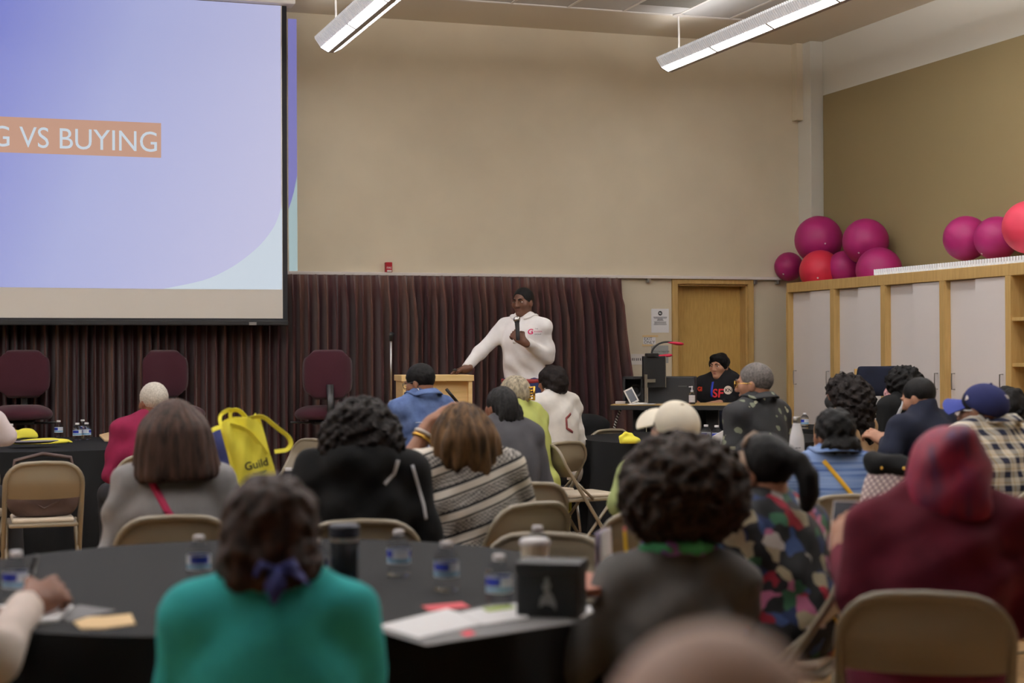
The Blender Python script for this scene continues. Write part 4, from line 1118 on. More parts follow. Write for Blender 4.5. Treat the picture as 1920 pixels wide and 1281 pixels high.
# --- nearest table: woman in teal
r = person('person in a teal top with short dark curls at the nearest table', 507, 876, 3.2, 0, 'brown', 'curlyshort', H_dkbr, F_teal, 'sweater', hs=1.0, sh=.172, bulk=1.0, lean=.10, hp=14, neck=.115, ht=.016, tn=.003,
           arms={'L': ((-.175, .09, .70), (-.17, .34, .765)), 'R': ((.175, .09, .70), (.17, .34, .765))}, chair='*backless stool under the person in teal')
M_navyrib = mat('navy ribbon', (40, 46, 110), .6)
b = BM()
for q in (-1, 1):
    tube(b, [hp_(r, (.01, -.118, -.085)), hp_(r, (q*.03+.01, -.13, -.075)), hp_(r, (q*.045+.012, -.13, -.1))], [.01, .018, .004], 8, flat=(1, .5))
tube(b, [hp_(r, (.012, -.125, -.08)), hp_(r, (.008, -.14, -.12)), hp_(r, (.004, -.135, -.155))], [.012, .022, .003], 8, flat=(1, .4))
tube(b, [hp_(r, (.02, -.125, -.08)), hp_(r, (.055, -.13, -.1)), hp_(r, (.075, -.125, -.12))], [.01, .018, .003], 8, flat=(1, .4))
obj('hair_ribbon', b, M_navyrib, r['root'], smooth=True)
# woman in grey with red bag strap
r = person('person in a grey sweater with a brown bob and a red bag strap', 326, 742, 6.02, 0, 'light', 'bob', H_brn, F_grey, 'sweater', hs=1.0, sh=.192, bulk=1.08, lean=.02, hr=-3, neck=.15, ht=.02, tn=.005, chair='tan folding chair occupied by the person with the red bag strap')
at, zs, hz = r['at'], r['zs'], r['hz']; tree = bvh(r['top'])
b = ribbon([at(-.10, -.2, zs+.0), at(-.02, -.2, zs-.14), at(.09, -.2, zs-.28), at(.155, -.2, zs-.37)], .026, tree, Y); obj('bag_strap', b, mat('red strap', (150, 24, 66), .6), r['root'], smooth=True)
b = ribbon([at(.108, -.2, zs-.298), at(.113, -.2, zs-.308)], .034, tree, Y, off=.008, n=3); obj('strap_buckle', b, M_gold, r['root'])
# black hoodie
r = person('person in a black hooded jacket with white piping and big dark curls', 676, 735, 5.85, 0, 'brown', 'bigcurl', H_curl, F_black, 'hoodie', hs=0.88, sh=.205, bulk=1.15, lean=.03, ht=.03, collar='hood', chair='tan folding chair occupied by the person in the black hooded jacket', tn=.004)
at, zs, hz = r['at'], r['zs'], r['hz']; tree = bvh(r['top']); M_pipe = mat('white piping', (196, 198, 204), .7)
b = ribbon([at(.135, -.2, zs+.0), at(.12, -.2, zs-.05), at(.085, -.2, zs-.085)], .012, tree, Y, off=.005, n=12); obj('piping', b, M_pipe, r['root'], smooth=True)
b = ribbon([at(.185, -.2, zs-.02), at(.205, -.2, zs-.09), at(.228, -.2, zs-.17), at(.235, -.2, zs-.22)], .011, tree, Y, off=.004, n=14); obj('piping', b, M_pipe, r['root'], smooth=True)
b = ribbon([at(.19, -.2, zs-.30), at(.18, -.2, zs-.35), at(.20, -.2, zs-.40), at(.21, -.2, zs-.47)], .011, tree, Y, off=.004, n=14); obj('piping', b, M_pipe, r['root'], smooth=True)
b = ribbon([at(-.235, -.2, zs-.10), at(-.225, -.2, zs-.15), at(-.22, -.2, zs-.20)], .014, tree, Y, off=.004, n=14); obj('piping', b, M_pipe, r['root'], smooth=True)
# striped sweater, hand in hair
r = person('person in a black and white striped top holding highlighted brown hair with one hand', 866, 748, 6.3, 12, 'brown', 'wavylong', H_hl, F_stripe, 'sweater', hs=0.88, sh=.195, bulk=1.12, lean=.02, sway=-.05, hr=-4, ht=.02, sleeve=.62, tn=.004,
           arms={'L': ((768, 862, 6.35), (806, 796, 6.4), {'u': (.6, .1, .6), 'n': (1, 0, -.2), 'curl': .5}), 'R': ((.24, .1, .68), (.12, .33, .72))})
e, wv = r['J'][-1]
for f, m, nm, rr in ((.60, M_gold, 'gold_bangle', .040), (.72, M_white, 'white_bracelet', .038)):
    c = e+(wv-e)*f; q = Vector(wv-e).to_track_quat('Z', 'Y').to_matrix().to_4x4(); b = BM()
    tube(b, [Matrix.Translation(c) @ q @ Vector((rr*math.cos(a), rr*math.sin(a), 0)) for a in np.linspace(0, 2*math.pi, 21)[:-1]], .006, 8, closed=True); obj(nm, b, m, r['root'], smooth=True)

# --- front left
r = person('person in a wine red top with cropped white hair at the left back table', 287, 716, 9.6, 12, 'deep', 'short', H_white, F_wine, 'sweater', sh=.19, bulk=1.05, lean=.05, sway=.07, hy=16, chair='tan folding chair under the white haired person in wine red')
b = BM(); c = hp_(r, (-.085, .0, -.06)); tube(b, [c+Vector((0, .012*math.cos(a), .012*math.sin(a))) for a in np.linspace(0, 6.28, 13)[:-1]], .004, 6, closed=True); obj('earring', b, M_silver, r['root'], smooth=True)
r = person('person in a blue denim jacket, glasses and hoop earrings before the lectern', 787, 681, 9.6, 34, 'brown', 'short', H_black, F_denim, 'denim_jacket', hs=0.9, sh=.19, bulk=1.02, lean=.10, hy=26, hp=14, face=True, collar='shirt', tn=.005, chair='tan folding chair under the person in the denim jacket')
glasses(r); mask(r, M_mask, .035)
for q in (-1, 1):
    c = hp_(r, (q*.084, -.01, -.068)); b = BM(); tube(b, [c+Vector((.0, .026*math.cos(a), .026*math.sin(a))) for a in np.linspace(0, 6.28, 21)[:-1]], .003, 6, closed=True); obj('hoop_earring', b, M_silver, r['root'], smooth=True)
at, zs = r['at'], r['zs']; tree = bvh(r['top']); M_stitch = mat('denim stitch', (150, 162, 190), .8)
for pts in ([at(-.13, -.2, zs-.12), at(0, -.2, zs-.115), at(.13, -.2, zs-.12)], [at(-.07, -.2, zs-.12), at(-.045, -.2, zs-.4)], [at(.07, -.2, zs-.12), at(.045, -.2, zs-.4)]):
    b = ribbon(pts, .008, tree, Y, off=.002, n=12, th=.002); obj('seam', b, M_stitch, r['root'], smooth=True)
r = person('person in a charcoal shirt with long dark braids hanging behind', 938, 722, 8.4, 28, 'deep', 'braids', H_salt, F_char, 'shirt', hs=0.86, sh=.185, bulk=1.05, lean=.12, hy=8, hr=4, ht=.016, chair='*backless stool under the person with long braids')
r = person('person in a yellow green jacket with grey blond hair in a gold clip', 962, 702, 10.15, 46, 'light', 'updo', H_blond, F_lime, 'jacket', hs=0.9, sh=.19, bulk=1.1, lean=.16, hy=5, hp=10, ht=.016, collar='stand', tn=.006, chair='*backless stool under the person in the yellow green jacket')
c = hp_(r, (.03, -.125, -.02)); b = BM(); Mx = r['root']
for i in range(5): a = -1+i*.5; tube(b, [c+Vector((-.025, -.01, a*.035)), c+Vector((0, -.035, a*.04)), c+Vector((.025, -.01, a*.035))], .006, 6)
tube(b, [c+Vector((0, -.035, -.045)), c+Vector((0, -.038, .045))], .008, 6); obj('hair_clip', b, M_gold, r['root'], smooth=True)
r = person('person in a white sweatshirt with short dark hair, seated below the speaker', 1034, 682, 11.15, 46, 'brown', 'crop', H_curl, F_whitesw, 'sweatshirt', sh=.20, bulk=1.08, lean=.06, hy=10, hp=2, ht=.016, tn=.006, chair='*backless stool under the person in the white sweatshirt')
at, zs = r['at'], r['zs']; tree = bvh(r['top'])
b = ribbon([at(.03, -.3, zs-.10), at(-.03, -.3, zs-.13), at(-.03, -.3, zs-.2), at(.03, -.3, zs-.23)], .016, tree, Y, n=12); obj('back_print', b, mat('red brown print', (110, 50, 50), .8), r['root'], smooth=True)
b = BM(); c = hp_(r, (-.088, 0, -.05)); bmesh.ops.create_uvsphere(b, u_segments=10, v_segments=8, radius=.006, matrix=Matrix.Translation(c)); obj('earring', b, M_silver, r['root'])

# --- the speaker
D0 = 12.45
r = SPK = person('standing speaker in a white long-sleeved polo talking into a microphone', 981, 539, D0, 150, 'dark', 'fade', H_black, F_polo, 'polo_shirt', sh=.196, bulk=1.14, lean=.02, hy=-2, hp=3, ht=.006, neck=.165, stand=True, face=True, tres=.011, res=.013, legs={'m': mat('navy trousers', (34, 42, 78), .85)}, tn=.0045, collar='shirt',
           arms={'R': ((899, 662, D0-.02), (874, 692, D0-.16), {'u': (.85, .3, -.22), 'n': (.1, .2, -1), 'curl': 1.0}), 'L': ((1027, 668, D0-.05), (982, 641, D0-.30), {'u': (.72, .25, .62), 'n': (.45, -.75, -.25), 'curl': 1.25})}, hs=.93)
# trouser belt
at, zs, hz = r['at'], r['zs'], r['hz']
b = BM(); tube(b, [(.198*math.cos(a), -.015+.155*math.sin(a), hz+.045) for a in np.linspace(0, 2*math.pi, 33)[:-1]], .018, 8, closed=True, flat=(.3, 1)); obj('belt', b, mat('red brown belt', (120, 30, 28), .5), r['root'], smooth=True)
tree = bvh(r['top']); F_ = (0, -1, 0)
b = ribbon([at(.0, .2, zs-.03), at(.0, .2, zs-.1), at(0, .2, zs-.17)], .03, tree, F_, off=.004, n=10, th=.003); obj('button_placket', b, F_polo, r['root'], smooth=True)
def chest_text(s, cx, cz, size, m, name, bold=0):
    tb = text_bm(s, size, 0.0, 'CENTER', bold); bmesh.ops.subdivide_edges(tb, edges=tb.edges[:], cuts=1)
    bmesh.ops.transform(tb, matrix=frame(at(cx, .2, cz), (-1, 0, 0), (0, 1, 0)), verts=tb.verts); wrap(tb, tree, F_, .004, .3); return obj(name, tb, m, r['root'])
M_mag = mat('magenta print', (196, 30, 92), .7)
tb = chest_text('G', -.120, zs-.098, .058, M_mag, 'shirt_emblem', .001); chest_text('F', -.132, zs-.088, .026, M_mag, 'shirt_emblem')
chest_text('THE', -.163, zs-.062, .014, M_grey, 'shirt_lettering'); chest_text('BODDEX', -.175, zs-.083, .014, M_mag, 'shirt_lettering'); chest_text('GROUP', -.171, zs-.104, .014, M_grey, 'shirt_lettering')
# handheld microphone and clicker
m0, m1 = P(969, 597, D0-.32), P(971.5, 638, D0-.36)
ax = (m0-m1).normalized(); Q = Matrix.Translation(m1) @ ax.to_track_quat('Z', 'Y').to_matrix().to_4x4(); L = (m0-m1).length
t = thing('microphone', 'black handheld microphone with a silver grille in the speaker\'s hand', 'microphone', m1); t.rotation_euler = Q.to_euler()
b = BM(); lathe(b, [(.013, 0), (.015, .004), (.0165, L*.5), (.018, L*.8), (.021, L*.84)], 16); obj('handle', b, M_black, t, smooth=True, autos=40)
b = BM(); lathe(b, [(.019, L*.84), (.026, L*.88), (.0275, L*.95), (.024, L*1.03), (.012, L*1.08), (.002, L*1.09)], 16); obj('grille', b, M_silver, t, smooth=True)
c = P(853, 694, D0-.27); t = thing('remote_clicker', 'small dark remote clicker in the speaker\'s hand on the lectern', 'remote', c); t.rotation_euler = (0, 0, 1.2)
b = BM(); box(b, (-.05, -.014, -.008), (.05, .014, .008), bev=.006); obj('case', b, M_black, t, smooth=True, autos=40)
b = BM(); lathe(b, [(.006, .008), (.006, .011)], 10); obj('button', b, M_grey, t)

# --- operator at the computer desk
r = OP = person('person in a black hooded top with orange lettering behind the computer desk', 1349, 661, 13.55, 152, 'tan', 'mop', H_black, fabric('black hoodie', (22, 21, 23), .1), 'hoodie', hs=0.88, sh=.20, bulk=1.06, lean=.05, hy=-6, hp=2, seat=.72, face=True, collar='hood', ht=.014, legs={'m': M_jean})
at, zs, hz = r['at'], r['zs'], r['hz']; tree = bvh(r['top'])
M_or = mat('orange print', (226, 70, 40), .7); M_crm = mat('cream patch', (232, 216, 200), .7)
def proj_text(r, tree, s, c, nrm, xd, size, m, name, bold=0):
    tb = text_bm(s, size, 0, 'CENTER', bold); bmesh.ops.subdivide_edges(tb, edges=tb.edges[:], cuts=1); bmesh.ops.transform(tb, matrix=frame(c, xd, nrm), verts=tb.verts); wrap(tb, tree, -Vector(nrm), .005, .3); return obj(name, tb, m, r['root'])
nv = Vector((-.35, 1, 0)).normalized(); xd = Vector((-1, -.35, 0))
b = BM(); lathe(b, [(.0001, 0), (.02, 0), (.036, 0)], 28, frame(at(-.135, .15, zs-.09), xd, nv), cap=False); wrap(b, tree, -nv, .004, .3); obj('round_patch', b, M_crm, r['root'])
proj_text(r, tree, 'KN', at(-.138, .15, zs-.104), nv, xd, .04, mat('black patch lettering', (30, 22, 20), .7), 'patch_lettering', .001)
proj_text(r, tree, 'SF', at(-.035, .2, zs-.15), (0, 1, 0), (-1, 0, 0), .10, mat('red print', (200, 40, 50), .7), 'chest_lettering', .002)
proj_text(r, tree, 'GI', at(.16, .2, zs-.10), (0, 1, 0), (-1, 0, 0), .05, M_or, 'chest_lettering', .002)
b = ribbon([at(.03, .3, zs-.02), at(.025, .3, zs-.08), at(.02, .3, zs-.15)], .02, tree, F_, n=10); obj('lanyard', b, mat('blue lanyard', (40, 60, 170), .6), r['root'], smooth=True)
# drafting chair below the operator
t = thing('drafting_stool', 'black stool under the person at the computer desk', 'stool', OP['root'].location, OP['root'].rotation_euler.z)
b = BM(); lathe(b, [(.19, .66), (.2, .68), (.2, .70), (.17, .722)], 24); obj('seat', b, M_black, t, smooth=True, autos=40)
b = BM(); tube(b, [(0, 0, .1), (0, 0, .67)], .022, 10); obj('column', b, M_chrome, t, smooth=True)
b = BM()
for k in range(5): a = k*2*math.pi/5; tube(b, [(0, 0, .12), (.28*math.cos(a), .28*math.sin(a), .02)], [.026, .02], 8)
obj('base', b, M_blackm, t, smooth=True)

# --- right half of the audience
r = person('person with short grey hair and glasses in a black shirt printed with pale squares', 1414, 678, 8.7, 50, 'mid', 'fade', H_grey, F_hawaii, 'shirt', sh=.20, bulk=1.08, lean=.06, hy=22, hp=2, face=True, collar='shirt', chair='tan folding chair under the grey haired person with glasses')
glasses(r, M_gold)
r = person('person in a white baseball cap and sage green jacket', 1262, 744, 6.2, 20, 'light', 'fade', H_grey, F_green2, 'jacket', sh=.19, bulk=1.05, lean=.06, hy=8, hp=-8, ht=.02, arms={'L': ((1166, 945, 6.1), (1225, 900, 6.45)), 'R': ((.24, .1, .68), (.1, .33, .72))})
chair_back(1226, 5.86, 8, 'tan folding chair occupied by the person in the white cap')
def ballcap(r, m, brim_m=None, logo=None):
    r = dict(r); r['fr'] = (r['fr'][0] @ rotm(0, R(-20)), r['fr'][1])
    s = SDF(); s.ell((0, -.016, .045), (.09, .108, .088), k=.01, fr=r['fr']); s.cut((0, 0, .012), (0, .12, -1), r['fr']); 
    o = link('cap', s.mesh('cap', .007), m, r['root'])
    b = BM()
    def br(u, v):
        a = (u-.5)*2.5; x = (.084+.075*v*math.cos(a*.5))*math.sin(a)*(1-.12*v); y = .0+(.085+.068*v)*max(0, math.cos(a*.9))+.02*v
        return hp_(r, (x, y, .028-.02*v-3.2*x*x))
    grid(b, br, 18, 6); solid(b, .005); obj('brim', b, brim_m or m, o, smooth=True, autos=50)
    b = BM(); bmesh.ops.create_uvsphere(b, u_segments=10, v_segments=6, radius=.008, matrix=Matrix.Translation(hp_(r, (0, -.016, .132)))); obj('cap_button', b, m, o, smooth=True)
    return o
ballcap(r, fabric('white cap cotton', (226, 218, 200), .03))
glasses(r, M_blackm)
r = person('person with a big brown afro in a grey blazer and a bright neck scarf', 1272, 792, 4.15, 8, 'brown', 'afro', H_afro, F_blazer, 'blazer', hs=1.0, sh=.168, bulk=1.02, lean=.06, sway=.02, hy=18, hp=8, ht=.045, neck=.20, tn=.005, arms={'L': ((1085, 1245, 4.05), (1150, 1090, 4.3), {'u': (.3, .6, .5), 'n': (.5, .2, -.3), 'curl': .9}), 'R': ((.165, .05, .70), (.1, .3, .72))}, chair='*backless stool under the person with the afro')
at, zs = r['at'], r['zs']
s = SDF(); pts = [at(-.10, .05, zs+.0), at(-.085, -.035, zs+.045), at(-.03, -.085, zs+.05), at(.04, -.085, zs+.05), at(.09, -.03, zs+.04)]
for a, b_ in zip(pts, pts[1:]): s.cap(a, b_, .017, k=.02)
e, wv = r['J'][-1]; s.cap(at(-.10, .05, zs+.0), at(-.12, .12, zs-.06), .016, k=.02)
link('neck_scarf', s.mesh('neck_scarf', .008), mat('neck scarf print', (90, 150, 110), .7, fn=lambda t: t.ramp(t.noise(t.obj(), 26, 1), [(.4, (70, 160, 110)), (.5, (60, 120, 90)), (.56, (130, 90, 170)), (.66, (150, 110, 190))], True)), r['root'])
mask(r, M_mask)
b = BM(); c = wv; q = Vector(wv-e).to_track_quat('Z', 'Y').to_matrix().to_4x4(); tube(b, [Matrix.Translation(e+(wv-e)*.96) @ q @ Vector((.036*math.cos(a), .036*math.sin(a), 0)) for a in np.linspace(0, 6.283, 17)[:-1]], .012, 8, closed=True)
obj('scrunchie', b, mat('scrunchie print', (200, 120, 170), .8, fn=lambda t: t.ramp(t.noise(t.obj(), 40, 1), [(.4, (206, 90, 160)), (.55, (236, 220, 120)), (.65, (220, 130, 60))], True)), r['root'], smooth=True)
AFRO = r
# pencil in that hand
p0 = P(1175, 1052, 4.28); p1 = P(1171, 988, 4.30); ax = p1-p0
t = thing('pencil', 'yellow pencil held upright by the person with the afro', 'pencil', p0); t.rotation_euler = ax.to_track_quat('Z', 'Y').to_euler(); L = ax.length
b = BM(); lathe(b, [(.0045, .012), (.0045, L-.012)], 6); obj('shaft', b, mat('pencil yellow', (236, 190, 40), .4), t)
b = BM(); lathe(b, [(.0005, 0), (.0045, .012)], 6); obj('tip', b, M_kraft, t)
b = BM(); lathe(b, [(.0048, L-.012), (.0048, L)], 8); obj('eraser', b, mat('eraser pink', (220, 130, 130), .7), t)
r = person('person with a black ponytail in a multicoloured floral blouse', 1425, 809, 4.85, 52, 'tan', 'ponytail', H_black, F_flor, 'blouse', sh=.185, bulk=1.05, lean=.10, hy=6, hp=10, ht=.014, tn=.004)
chair_back(1592, 4.72, 78, 'tan folding chair facing left with slanting legs under the person in floral')
b = BM(); tube(b, [hp_(r, (-.08, .01, .075)), hp_(r, (-.089, .0, .03)), hp_(r, (-.085, -.01, -.01))], .008, 8, flat=(.4, 1.2)); tube(b, [hp_(r, (x, -.0+.04*0, .13-.9*x*x*7)) for x in (-.08, -.05, 0, .05, .08)], .006, 8); obj('headband', b, mat('taupe headband', (140, 118, 100), .6), r['root'], smooth=True)
at, zs, hz = r['at'], r['zs'], r['hz']; tree = bvh(r['top'])
b = ribbon([at(.0, -.2, zs-.24), at(.03, -.2, zs-.32), at(.06, -.2, zs-.42)], .012, tree, Y, n=12, th=.004); obj('bag_chain', b, M_gold, r['root'])
r = person('person in a blue striped shirt with a yellow shoulder strap and pinned dark hair', 1562, 762, 6.75, 16, 'brown', 'bun', H_black, F_blue, 'shirt', hs=0.9, sh=.185, bulk=1.06, lean=.03, hy=18, ht=.014, collar='shirt', chair='tan folding chair under the person in the blue striped shirt')
at, zs = r['at'], r['zs']; tree = bvh(r['top'])
b = ribbon([at(-.07, -.2, zs+.01), at(.01, -.2, zs-.10), at(.10, -.2, zs-.22), at(.16, -.2, zs-.32)], .018, tree, Y); obj('yellow_strap', b, mat('mustard strap', (216, 164, 40), .6), r['root'], smooth=True)
r = person('person with long black curls and a black face mask in front of the first cabinet', 1581, 696, 9.3, 48, 'deep', 'longcurl', H_curl, fabric('tan knit', (150, 122, 92)), 'sweater', sh=.185, lean=.04, hy=24, ht=.02, neck=.16, chair='tan folding chair under the person with long black curls'); mask(r, M_mask)
r = person('person with round black curls, floral mask and black track jacket', 1690, 684, 9.9, 56, 'deep', 'curlyround', H_black, F_black, 'track_jacket', neck=.095, sh=.19, lean=.05, hy=16, ht=.02, chair='tan folding chair under the person in the black track jacket')
mask(r, mat('floral mask', (200, 170, 165), .8, fn=lambda t: t.ramp(t.noise(t.obj(), 60, 1), [(.4, (214, 170, 170)), (.5, (150, 90, 100)), (.6, (206, 200, 200))], True)))
at, zs = r['at'], r['zs']; tree = bvh(r['top']); b = ribbon([at(-.12, -.3, zs+.0), at(-.165, -.3, zs-.05), at(-.20, -.3, zs-.13)], .022, tree, Y, n=14); obj('white_stripe', b, M_pipe, r['root'], smooth=True)
r = person('person with thinning short dark hair in a navy jacket, looking down', 1722, 706, 8.1, 52, 'mid', 'fade', H_black, F_navy, 'jacket', hs=0.86, sh=.205, bulk=1.12, neck=.12, lean=.10, hy=12, hp=16, face=True, collar='stand', arms={'L': ((1668, 850, 7.9), (1662, 830, 8.25), {'u': (-.3, .8, .5), 'n': (.3, .3, -.6), 'curl': .8}), 'R': ((.26, .1, .68), (.1, .34, .72))}, chair='tan folding chair under the person in the navy jacket')
r = PL = person('person in a navy baseball cap and a white, navy and tan plaid shirt', 1838, 714, 6.9, 42, 'brown', 'fade', H_black, F_plaid, 'plaid_shirt', sh=.21, bulk=1.15, neck=.095, lean=.06, hy=20, ht=.02, face=True, collar='shirt', tn=.004, sway=-.07, chair='tan folding chair under the person in the plaid shirt')
CAPN = ballcap(r, fabric('navy cap cotton', (30, 34, 70), .05), fabric('navy cap brim', (44, 52, 108), .05)); glasses(r, M_silver)
ctree = bvh(CAPN)
nn = Vector(r['Rn'] @ np.array((-.9, .4, .1))); xx = Vector(r['Rn'] @ np.array((-.4, -.9, 0))); tb = BM(); poly(tb, [Vector(q) for q in ((-.011, -.011, 0), (.012, -.006, 0), (.010, .003, 0), (-.002, .013, 0), (-.008, .004, 0))]); bmesh.ops.transform(tb, matrix=frame(hp_(r, (-.095, .03, .066)), xx, nn), verts=tb.verts); wrap(tb, ctree, -nn, .003, .15); obj('cap_emblem', tb, M_white, CAPN)
for s_, cpt, nn, xx, sz, nm in (('TRUE', (.02, -.14, .05), (.1, -1, 0), (1, .1, 0), .022, 'cap_lettering'),):
    nn = Vector(r['Rn'] @ np.array(nn)); xx = Vector(r['Rn'] @ np.array(xx)); tb = text_bm(s_, sz, 0, 'CENTER', .0005); bmesh.ops.transform(tb, matrix=frame(hp_(r, cpt), xx, nn), verts=tb.verts); wrap(tb, ctree, -nn, .003, .15); obj(nm, tb, M_white, CAPN)
person('person with dark bushy hair just behind the capped man', 1888, 722, 8.9, 30, 'brown', 'fluffy', H_black, F_black, 'jacket', sh=.19, ht=.02, chair='tan folding chair under the bushy haired person')
# maroon sweater and headscarf
r = person('person in a maroon sweater and a crimson headscarf', 1775, 791, 4.12, 8, 'mid', None, H_black, F_maroon, 'sweater', hs=1.0, sh=.195, bulk=1.16, lean=.05, sway=.055, ht=.022, hy=-10, neck=.085, tn=.006, arms={'L': ((1606, 1120, 4.1), (1580, 1040, 4.35), {'u': (.0, .5, .8), 'n': (.5, .5, 0), 'curl': .6}), 'R': ((.235, .06, .68), (.14, .34, .72))}, legs={'m': mat('maroon trousers', (96, 28, 48), .9)})
chair_back(1731, 3.86, 1, 'tan folding chair nearest the camera, under the person in maroon')
fr = r['fr']; at, zs = r['at'], r['zs']
s = SDF(); s.ell((0, -.02, .025), (.100, .124, .112), k=.03, fr=fr); s.ell((0, .0, -.05), (.094, .108, .09), k=.05, fr=fr); s.ell((.015, -.075, -.06), (.090, .066, .06), k=.05, fr=fr); s.ell((.045, -.066, -.078), (.06, .055, .034), k=.02, fr=fr)
s.cap(at(-.03, -.01, zs+.045), at(.03, -.01, zs+.045), .062, k=.04); s.ell((0, .135, -.02), (.058, .06, .088), k=.015, op='sub', fr=fr)
nz = n_folds(.006, 3); link('headscarf', s.mesh('headscarf', .010, noise=nz), F_hijab, r['root'])
HJ = r
# phone in that hand
c = P(1583, 985, 4.42); t = thing('smartphone', 'smartphone with a pale frame held by the person in maroon', 'phone', c); t.rotation_euler = (R(62), 0, rotz(1583, -12))
b = BM(); box(b, (-.037, -.074, -.004), (.037, .074, .004), bev=.004); obj('case', b, mat('phone frame', (190, 180, 176), .4), t)
b = BM(); box(b, (-.033, -.069, .0035), (.033, .069, .005)); obj('screen', b, mat('phone glass', (40, 44, 54), .1, spec=.6), t)
# bald head in the near foreground
person('bald head of a person at the bottom edge, closest to the camera', 1335, 1180, 1.02, 5, 'pale', None, None, fabric('grey tee', (110, 108, 110)), 'shirt', sh=.19, ht=0, hs=1.0, hp=10, chair='tan folding chair under the bald person')
# partly seen people on the left
r = person('person in a cream cardigan writing at the left picture edge', -225, 900, 3.4, -52, 'deep', 'short', H_black, F_cream, 'cardigan', sh=.185, lean=.05, arms={'R': ((-12, 1235, 3.38), (52, 1135, 3.72), {'u': (.1, .8, .25), 'n': (-.75, .1, -.6), 'curl': 1.15}), 'L': ((-.22, .1, .72), (-.1, .33, .77))}, tn=.004, chair='tan folding chair under the person in the cream cardigan')
CR = r
p0 = P(54, 1092, 3.86); p1 = P(66, 1042, 3.84); ax = p1-p0
t = thing('pen', 'black pen in the hand at the left picture edge', 'pen', p0); t.rotation_euler = ax.to_track_quat('Z', 'Y').to_euler(); L = ax.length
b = BM(); lathe(b, [(.001, -.03), (.004, -.015), (.0055, 0), (.0055, L)], 10); obj('barrel', b, M_black, t, smooth=True); b = BM(); box(b, (.005, -.002, L-.05), (.008, .002, L)); obj('clip', b, M_silver, t)
person('person in a pale shirt whose elbow enters at the left back table', -62, 700, 9.3, -20, 'brown', 'short', H_black, F_pale, 'shirt', sh=.19, lean=.05, arms={'R': ((12, 820, 9.3), (-12, 805, 9.6)), 'L': ((-.22, .1, .7), (-.1, .33, .74))}, chair='tan folding chair under the person in the pale shirt')

# ---------------------------------------------------------------- bottles and tabletop things
M_pet = mat('clear plastic', (235, 240, 245), .08, trans=1.0, spec=.5)
m = M_pet; b_ = m.node_tree.nodes['Principled BSDF']; b_.inputs['IOR'].default_value = 1.25
b_.inputs['Base Color'].default_value = (1, 1, 1, 1); _t = NT(m); _out = m.node_tree.nodes['Material Output']; _tr = _t.add('ShaderNodeBsdfTransparent', {0: (.93, .95, .97, 1)}); _mx = _t.add('ShaderNodeMixShader', {0: .5}); m.node_tree.links.new(_tr.outputs[0], _mx.inputs[1]); m.node_tree.links.new(b_.outputs[0], _mx.inputs[2]); m.node_tree.links.new(_mx.outputs[0], _out.inputs[0])
M_cap = mat('white cap plastic', (232, 230, 232), .4)
def labelfn(t):
    o = t.sep(t.obj()); n = t.noise(t.scl(t.obj(), (20, 20, 40)), 1, 1)
    a = t.math('FRACT', t.math('MULTIPLY', t.math('ADD', t.math('ARCTAN2', o[1], o[0]), 3.4), .32))
    band = t.ramp(t.math('MULTIPLY', o[2], 8.0), [(.0, (214, 222, 234)), (.32, (120, 168, 200)), (.40, (222, 228, 238)), (.50, (214, 222, 236))], True)
    blk = t.math('MULTIPLY', t.math('GREATER_THAN', o[2], .053), t.math('LESS_THAN', o[2], .073)); blk = t.math('MULTIPLY', blk, t.math('LESS_THAN', a, .5))
    return t.mix(blk, band, (34, 52, 150))
M_lab = mat('bottle label', (200, 210, 230), .45, fn=labelfn)
def mini():
    t = thing('water_bottle', 'mini water bottle', 'bottle', (0, 0, 0), 0, 'mini water bottles')
    b = BM(); lathe(b, [(.026, 0), (.031, .004), (.032, .012), (.030, .02), (.032, .026), (.0315, .034), (.0315, .078), (.032, .084), (.029, .096), (.02, .106), (.0135, .111), (.0135, .116)], 24); obj('body', b, M_pet, t, smooth=True)
    b = BM(); lathe(b, [(.0322, .036), (.0322, .076)], 24, cap=False); obj('label', b, M_lab, t, smooth=True)
    b = BM(); lathe(b, [(.0145, .113), (.015, .114), (.015, .125), (.0138, .1265)], 16); obj('cap', b, M_cap, t, smooth=True, autos=40)
    return t
B0 = mini(); used = []
def bottle(px, ybase, label, z=TZ, d=None, rz=0):
    p = onZ(px, ybase, z) if d is None else P(px, 663, d); p = Vector((p.x, p.y, z))
    if not used: used.append(1); B0.location = p; B0.rotation_euler = (0, 0, rz); B0['label'] = label; return B0
    return dup(B0, p, rz, label)
bottle(748, 1080, 'mini water bottle in the middle of the nearest table, further from us', rz=2.6)
bottle(837, 1107, 'mini water bottle in the middle of the nearest table, closer to us', rz=3.4)
bottle(936, 1138, 'mini water bottle standing against the black box', rz=3.2)
bottle(1008, 1070, 'mini water bottle rising behind the black box', rz=1)
bottle(373, 1092, 'mini water bottle by the left shoulder of the person in teal', rz=1)
bottle(592, 1100, 'mini water bottle by the dark tumbler, half behind a teal shoulder', rz=2.6)
bottle(30, 1128, 'mini water bottle beside the writing hand at the left edge', rz=.3)
for px, yb, lb in ((110, 820, 'mini water bottle alone on the left back table'), (145, 826, 'mini water bottle at front left of the trio on the back table'), (155, 818, 'mini water bottle at the back of the trio'), (162.5, 825, 'mini water bottle at front right of the trio on the back table'), (21, 828, 'mini water bottle next to the white lidded cup')):
    bottle(px, yb, lb, rz=px)
bottle(1323, 0, 'mini water bottle between the white cap and the grey haired man', d=10.75); bottle(1343, 0, 'mini water bottle with a napkin leaning on it', d=10.65); bottle(1508, 0, 'mini water bottle on the table before the first cabinet', d=12.75, rz=2.8)
bottle(540, 0, 'mini water bottle right of the yellow tote bag', d=6.85)
bottle(421, 0, 'mini water bottle between the grey shoulder and the tote bag', d=6.85)
